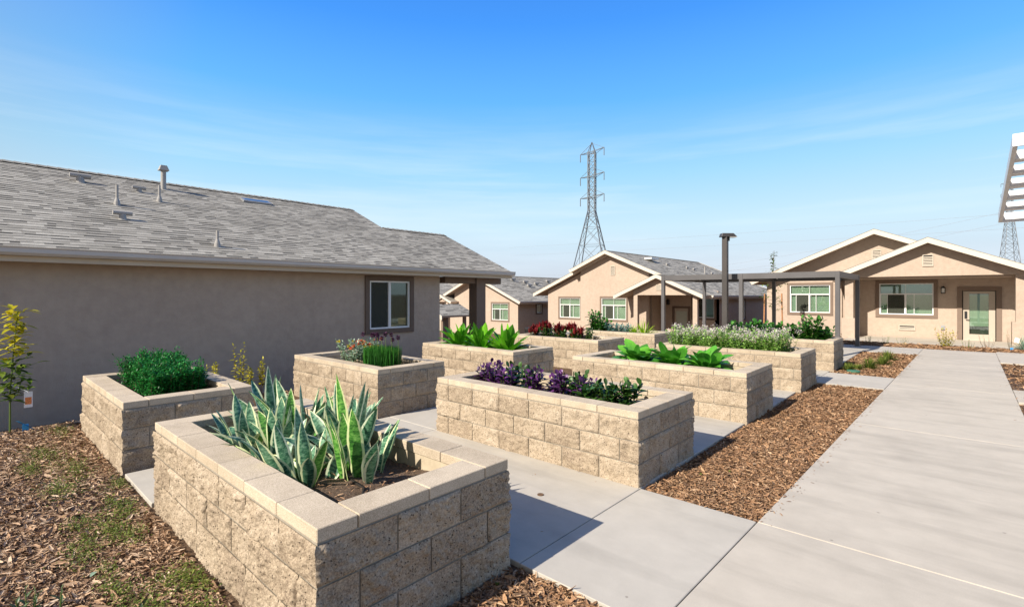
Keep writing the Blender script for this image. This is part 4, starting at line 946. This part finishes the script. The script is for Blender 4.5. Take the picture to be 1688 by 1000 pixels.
mb = MB(); mb.box((-13.40, WY+.18, B), (-13.25, RY, 1.9)); mb.build('return_wall', 'stucco', h)
wallf(h, FX(-9.82, RY, B), 12.6, 1.5-B, [(4.2, 4.75, .2-B, 1.35-B)], name='side_wall'); window(h, FX(-9.82, RY, B), 4.2, 4.75, .2-B, 1.35-B, 'single', 'dark_trim', .11)
gablewall(h, -15.89, 4.38, -18.0, -13.25, 1.62, WY-.25, .43, .17, .25, 'gable_wall')
gablewall(h, -15.89, 4.25, -20.85, -18.0, 1.62, WY, .43, .17, .18, 'gable_wing')
gablewall(h, -15.89, 4.38, -13.25, -9.82, 1.85, RY, .43, .17, .18, 'gable_wing')
louver(h, FY(-15.78, WY-.252, 2.90), 0, .32, 0, .56)
gable(h, -15.89, 4.40, -9.45, 1.66, 26.25, 41, True, True, 31, True, True, True, course=.18, wmax=.7, xe2=-18.45)
gable(h, -15.89, 4.30, -14.0, 3.50, 26.65, 41, True, False, 33, False, False, True, course=.18, wmax=.7, xe2=-21.85)
gable(h, -12.05, 2.80, -9.45, 1.66, 25.2, 28.4, True, False, 35, False, True, True, course=.18, wmax=.7)
gablewall(h, -12.05, 2.80, -13.6, -9.93, 1.68, 25.55, .438, .17, .22, 'porch_gable')
for x in (-13.58, -10.17): mb = MB(); mb.box((x, 25.55, B), (x+.24, 25.77, 1.68)); mb.build('porch_post', 'stucco', h)
louver(h, FY(-12.2, 25.548, 1.95), 0, .3, 0, .3)
for x, y in ((-14.0, 31.0), (-13.7, 33.5), (-13.5, 34.2), (-12.9, 36)):
    z = 4.40-.4255*abs(x+15.89); mb = MB(); mb.tube([(x, y, z-.03), (x, y, z+.10)], [.09, .07], 10); mb.tube([(x, y-.2, z+.12), (x, y+.2, z+.12)], .05, 10); mb.build('roof_vent', 'vent_grey', h)
z = 4.40-.4255*2.9; mb = MB(); mb.tube([(-13.0, 34.8, z-.03), (-13.0, 34.8, z+.5)], .04, 8); mb.build('vent_pipe', 'vent_grey', h)
mb = MB(); mb.box((-14.9, 29.5, 4.0), (-14.4, 30.5, 4.10)); mb.build('skylight', 'white_vinyl', h)

# ---- far house, behind the porch post
B = -1.5
h = thing('far_gabled_house', 'far house right of the porch post with one gable window and dark side wall', 'house', (-28, 27.5, B))
WY = 27.4; F = FY(-31, WY, B); w1 = (4.36, 6.07, -.241-B, 1.03-B)
wallf(h, F, 7.04, 1.10-B, [w1]); window(h, F, *w1, 'transom', 'porch_trim', .11)
wallf(h, FX(-23.96, WY+.18, B), 11, 1.0-B, [(2.0, 2.62, .28-B, .92-B)], name='side_wall'); window(h, FX(-23.96, WY+.18, B), 2.0, 2.62, .28-B, .92-B, 'single', 'dark_trim', .10)
gablewall(h, -28.2, 3.26, -31, -23.96, 1.10, WY, .427, .17)
gable(h, -28.2, 3.26, -23.4, 1.20, 26.9, 40, True, False, 41, True, True, True, course=.2, wmax=.8)
for x, y in ((-27.2, 30.5), (-26.7, 31.5), (-26.4, 32.6), (-26.0, 31.2), (-27.0, 35)):
    z = 3.26-.43*abs(x+28.2); mb = MB(); mb.tube([(x, y, z-.03), (x, y, z+.14)], [.12, .09], 8); mb.tube([(x, y-.28, z+.18), (x, y+.28, z+.18)], .08, 8); mb.build('roof_vent', 'vent_grey', h)
# ---- farthest house
B = -1.7
h = thing('far_slate_house', 'farthest house seen under the left eave, grey roof slope and paired narrow windows', 'house', (-32, 28, B))
F = FY(-40, 28.6, B); wa = (8.45, 8.98, -.22-B, .98-B); wb = (9.50, 10.15, -.22-B, .98-B)
wallf(h, F, 12.2, 1.0-B, [wa, wb]); window(h, F, *wa, 'single', 'dark_trim', .09); window(h, F, *wb, 'single', 'dark_trim', .09)
mb = MB(); O = Vector((-42, 28.0, 1.05)); d_ = Vector((0, 6.4, 1.93)); L_ = d_.length; d_.normalize(); shingles(mb, O, (1, 0, 0), d_, 14.5, L_, 51, .2, wmax=.8)
Q = [O, O+Vector((14.5, 0, 0)), O+Vector((14.5, 0, 0))+d_*L_, O+d_*L_]; mb.hull8([q_-Vector((0, 0, .2)) for q_ in Q]+[q_-Vector((0, 0, .005)) for q_ in Q], 1); rf = mb.build('roof', ['shingle', 'soffit'], h, tone=True)
mb = MB(); mb.box((-42, 27.88, .93), (-27.5, 27.998, 1.06)); mb.build('gutter', 'gutter', rf)
gable(h, -35.0, 2.98, -30.6, 1.15, 26.6, 29.5, True, False, 53, True, True, True, course=.2, wmax=.8)
gablewall(h, -35.0, 2.98, -38.6, -31.4, 1.1, 27.0, .416, .17)
mb = MB(); mb.box((-31.62, 27.0, B), (-31.38, 27.25, 1.12)); mb.build('porch_post', 'stucco', h)
mb = MB(); mb.fbox(F, 5.6, 6.5, 0, 2.05, .001, .04); mb.build('door', 'door_paint', h)
mb = MB(); mb.fbox(F, 5.48, 5.6, 0, 2.05, .001, .05); mb.fbox(F, 6.5, 6.62, 0, 2.05, .001, .05); mb.fbox(F, 5.48, 6.62, 2.05, 2.17, .001, .05); mb.build('door_trim', 'dark_trim', h)

# ---- small shelter just past the house corner
h = thing('mail_shelter', 'low gabled shelter roof on posts, just past the left house corner', 'shelter', (-19.5, 15.6, -1.1))
mb = MB()
for x in (-19.9, -18.52): 
    for y in (15.5, 16.9): mb.box((x, y, -1.3), (x+.14, y+.14, .66)); mb.build('post', 'porch_trim', h); mb = MB()
gable(h, -19.2, 1.22, -17.98, .70, 15.1, 17.3, True, False, 61, False, False, True, course=.2, wmax=.6, thick=.1)

# ------------------------------------------------------------------ pergola
h = thing('pergola', 'dark grey flat-roofed steel pergola on six square posts', 'pergola', (-4.9, 18, 0))
XP = (-2.37, -4.89, -7.43); YF, YB, ZT = 16.1, 19.85, 2.36
for x in XP:
    for y in (YF, YB):
        mb = MB(); mb.box((x-.055, y-.055, -.01), (x+.055, y+.055, ZT-.002)); p_ = mb.build('post', 'dark_metal', h, bevel=.004)
        mb = MB(); mb.box((x-.10, y-.10, .0), (x+.10, y+.10, .012)); mb.build('base_plate', 'dark_metal', p_)
for y, s_ in ((YF, -1), (YB, 1)): mb = MB(); mb.box((-7.43-.057, y-.045, ZT-.17), (-2.37+.057, y+.045, ZT)); mb.build('beam', 'dark_metal', h)
for x in (XP[0], XP[2]): mb = MB(); mb.box((x-.045, YF+.06, ZT-.17), (x+.045, YB-.06, ZT-.003)); mb.build('beam', 'dark_metal', h)
mb = MB(); mb.box((XP[1]-.04, YF+.06, ZT-.15), (XP[1]+.04, YB-.06, ZT-.03)); mb.build('beam', 'dark_metal', h)
mb = MB(); mb.box((-7.38, YF+.047, ZT-.045), (-2.42, YB-.047, ZT-.02)); mb.build('roof_panel', 'dark_metal', h)
for x, y in ((-3.9, YF+.08), (-6.2, YF+.08)): mb = MB(); mb.tube([(x, y, ZT-.19), (x, y, ZT-.13)], .02, 8); mb.build('light_fitting', 'lens', h)

# ------------------------------------------------------------------ street lamp
LX, LY, LT = -5.17, 15.5, 3.56
h = thing('street_lamp', 'dark bronze square lamp post with a flat head, in front of the pergola', 'street lamp', (LX, LY, 0))
mb = MB(); mb.box((LX-.075, LY-.075, .02), (LX+.075, LY+.075, LT)); mb.build('pole', 'pole_bronze', h, bevel=.006)
mb = MB(); mb.box((LX-.14, LY-.14, 0), (LX+.14, LY+.14, .05)); mb.build('base', 'pole_bronze', h)
mb = MB(); ux, uy = .745, .667
def lp(a, b, z): return (LX+ux*a-uy*b, LY+uy*a+ux*b, z)
mb.hull8([lp(-.15, -.11, LT-.10), lp(.33, -.10, LT-.10), lp(.33, .10, LT-.10), lp(-.15, .11, LT-.10), lp(-.12, -.10, LT+.01), lp(.22, -.09, LT+.01), lp(.22, .09, LT+.01), lp(-.12, .10, LT+.01)])
hd = mb.build('lamp_head', 'pole_bronze', h, bevel=.006); mb = MB(); mb.hull8([lp(.10, -.10, LT-.112), lp(.32, -.10, LT-.112), lp(.32, .10, LT-.112), lp(.10, .10, LT-.112), lp(.10, -.10, LT-.102), lp(.32, -.10, LT-.102), lp(.32, .10, LT-.102), lp(.10, .10, LT-.102)]); mb.build('lens', 'lens', hd)
mb = MB(); mb.tube([lp(.10, -.02, LT-.10), lp(.10, -.02, LT-.22)], .03, 8); mb.build('sensor', 'black', hd)

# ------------------------------------------------------------------ young tree with stakes
TX, TY = -5.85, 23.6; zg = float(gz(TX, TY)); h = thing('young_tree', 'slim young tree rising above the pergola beam, before the right house', 'tree', (TX, TY, zg))
st = Leaves(); lv = Leaves(); st.tube([(TX, TY, zg), (TX+.03, TY, 1.2), (TX-.02, TY, 2.4), (TX+.04, TY, 3.62)], .024, .008, .3, 7)
for i in range(40):
    f = i/40; z = 1.0+2.55*f; a = i*2.4+U(-.5, .5); ln = U(.15, .62) if f < .5 else (U(.10, .30) if f < .68 else U(.03, .12))
    p = np.array([TX, TY, z]); q_ = p+np.array([cos(a)*ln, sin(a)*ln, ln*.35]); st.tube([p, q_], .006, .002, .3, 4); m = 7 if f < .5 else 5
    s_ = np.linspace(.3, 1.05, m)[:, None]; lv.add(p+(q_-p)*s_+RNG.normal(0, .025, (m, 3)), sph(m, -.4, .6), U(.09, .14, m), .07, bend=.3, seg=3, prof='oval')
st.build('trunk', 'stem_brown', h); lv.build('crown', 'leaf_sapling', h)
for x, s_, lab in ((TX-.34, .04, 'left wooden stake beside the young tree'), (TX+.34, -.04, 'right wooden stake beside the young tree')):
    mb = MB(); mb.tube([(x-s_, TY, zg-.05), (x, TY, 1.75)], .03, 8); tag(mb.build('tree_stake', 'stake_wood'), lab, 'stake')

# ------------------------------------------------------------------ white shade canopy at the right edge
h = thing('shade_canopy', 'white steel louvred canopy cut by the right edge of the view', 'canopy', (2.6, 12, 0))
CA, CB, CX = (11.42, 4.10), (14.78, 3.25), .72       # near (y, z) high end, far (y, z) low end
def cz(y): return CA[1]+(CB[1]-CA[1])*(y-CA[0])/(CB[0]-CA[0])
for x in (CX, 5.2):
    mb = MB(); P = [(x, CA[0], cz(CA[0])), (x+.06, CA[0], cz(CA[0])), (x+.06, CB[0], cz(CB[0])), (x, CB[0], cz(CB[0]))]; mb.hull8(P+[(x, y, z+.20) for x, y, z in P]); mb.build('side_beam', 'white_steel', h)
for y, hh in ((CA[0]-.045, .20), (CB[0]+.003, .20)): mb = MB(); mb.box((CX, y, cz(y)), (5.31, y+.042, cz(y)+hh)); mb.build('end_beam', 'white_steel', h)
for k in range(1, 6):
    y = CA[0]+(CB[0]-CA[0])*k/6-.06; z = cz(y)+.05; mb = MB(); x0, x1 = CX+.063, 5.197; y2 = y-.38; z2 = cz(y2)+.16
    y2 = y+.40; z2 = cz(y2)+.15; mb.box((x0, y, z-.02), (x1, y+.03, z+.13)); mb.hull8([(x0, y+.033, z+.10), (x1, y+.033, z+.10), (x1, y2, z2), (x0, y2, z2), (x0, y+.033, z+.112), (x1, y+.033, z+.112), (x1, y2, z2+.012), (x0, y2, z2+.012)])
    mb.build('louvre', 'white_steel', h)
for x, y in ((1.11, 13.9), (5.0, 13.9)): mb = MB(); mb.box((x-.05, y-.05, -.05), (x+.05, y+.05, cz(y)+.02)); mb.build('post', 'galv', h)

# ------------------------------------------------------------------ transmission towers and wires
def tower(name, label, base, H, bw, tw, arms, zb, armv, th=.16, rot=0.5):
    h = thing(name, label, 'tower', base); bx, by, bz = base; ca, sa = cos(rot), sin(rot)
    def P(a, b, z): return (bx+ca*a-sa*b, by+sa*a+ca*b, z)
    zk = bz+H*zb
    def wd(z): return bw+(tw-bw)*(z-bz)/(zk-bz) if z < zk else tw
    zs = [bz]; s_ = H*zb/6.2
    z = bz
    while z < zk-.1: z = min(zk, z+max(2.2, wd(z)*.85)); zs.append(z)
    while z < bz+H*.93: z += tw*1.25; zs.append(z)
    mb = MB()
    C4 = ((-1, -1), (1, -1), (1, 1), (-1, 1))
    for z0, z1 in zip(zs[:-1], zs[1:]):
        a, b = wd(z0)/2, wd(z1)/2
        for i in range(4):
            c, d = C4[i], C4[(i+1) % 4]
            mb.bar(P(c[0]*a, c[1]*a, z0), P(c[0]*b, c[1]*b, z1), th*1.3)
            mb.bar(P(c[0]*a, c[1]*a, z0), P(d[0]*b, d[1]*b, z1), th*.6); mb.bar(P(d[0]*a, d[1]*a, z0), P(c[0]*b, c[1]*b, z1), th*.6)
            mb.bar(P(c[0]*b, c[1]*b, z1), P(d[0]*b, d[1]*b, z1), th*.6)
    zt = zs[-1]
    for c in C4: mb.bar(P(c[0]*tw/2, c[1]*tw/2, zt), P(0, 0, bz+H), th*.9)
    mb.build('lattice_body', 'lattice_steel', h)
    for az in arms:
        mb = MB(); ins = MB()
        for sg in (-1, 1):
            tip = Vector((bx, by, az))+Vector(armv)*sg
            for c in C4: mb.bar(P(c[0]*tw/2, c[1]*tw/2, az-.5), tip, th*.5)
            mb.bar(P(0, 0, az+2.2), tip, th*.5); mb.bar((bx, by, az), tip, th*.7)
            ins.tube([tip, tip-Vector((0, 0, 2.2))], .13, 6)
        am = mb.build('cross_arm', 'lattice_steel', h); ins.build('insulator', 'lattice_steel', am)
    return h
av = Vector((5.4*.745/2+7.2*.667/2, 5.4*.667/2-7.2*.745/2, 0))*1.0
av = Vector((2.75*.745-3.8*-.667*-1, 2.75*.667-3.8*.745, 0)); av = Vector((2.05-(-3.8)*-.667*-1, 0, 0)) if False else Vector((2.75*.745+3.8*.667, 2.75*.667-3.8*.745, 0))
tower('transmission_tower', 'tall steel lattice pylon behind the middle house', (-76.5, 119.4, -4), 49.0, 14.0, 1.9, (42.4, 35.6, 29.6), .60, av, .17, .35)
tower('transmission_tower', 'distant lattice pylon at far right, under the white canopy', (28.2, 468, -5), 84, 12.5, 2.6, (62, 69, 76), .74, (4.2, 1, 0), .26, .3)
w = MB()
for (xa, ya_, za), (xb, yb_, zb_), sag in (((-300, 330, 44), (330, 330, 41.5), 3), ((-300, 332, 37), (330, 332, 35.0), 3), ((-160, 300, 14), (60, 300, 47), 5), ((-160, 303, 11), (60, 303, 42), 5), ((-300, 306, 17.5), (200, 306, 19.0), 2)):
    w.tube([(xa+(xb-xa)*k/30, ya_, za+(zb_-za)*k/30-sag*4*(k/30)*(1-k/30)) for k in range(31)], .045, 4)
tag(w.build('power_line', 'wire'), 'thin overhead power lines crossing low in the sky toward the distant pylon', 'power line')

# ------------------------------------------------------------------ groups of repeats
GR = dict(snake_plant='snake plants in the nearest planter', purple_leaf_plant='purple and green plants in a row', green_leaf_plant='purple and green plants in a row', lush_plant='lush green plants in one planter',
          hosta='hostas in one planter', leafy_shrub='dark green leafy shrubs', red_flower_plant='red flowering plants in a row', blue_grey_shrub='blue-grey shrubs', lime_grass='lime grass tufts',
          yellow_shrub='yellow shrubs along the shaded wall', seedling='seedlings in the mulch', sprout='sprouts in the mulch', fallen_leaf='fallen leaves', grass_tuft='grassy tufts in the mulch square',
          dry_sprig='thin sprigs before the porch', tree_stake='stakes of the young tree', transmission_tower='lattice pylons')
for o in S.objects:
    if o.parent is None and 'group' not in o.keys():
        b_ = o.name.split('.')[0]
        if b_ in GR: o['group'] = GR[b_]
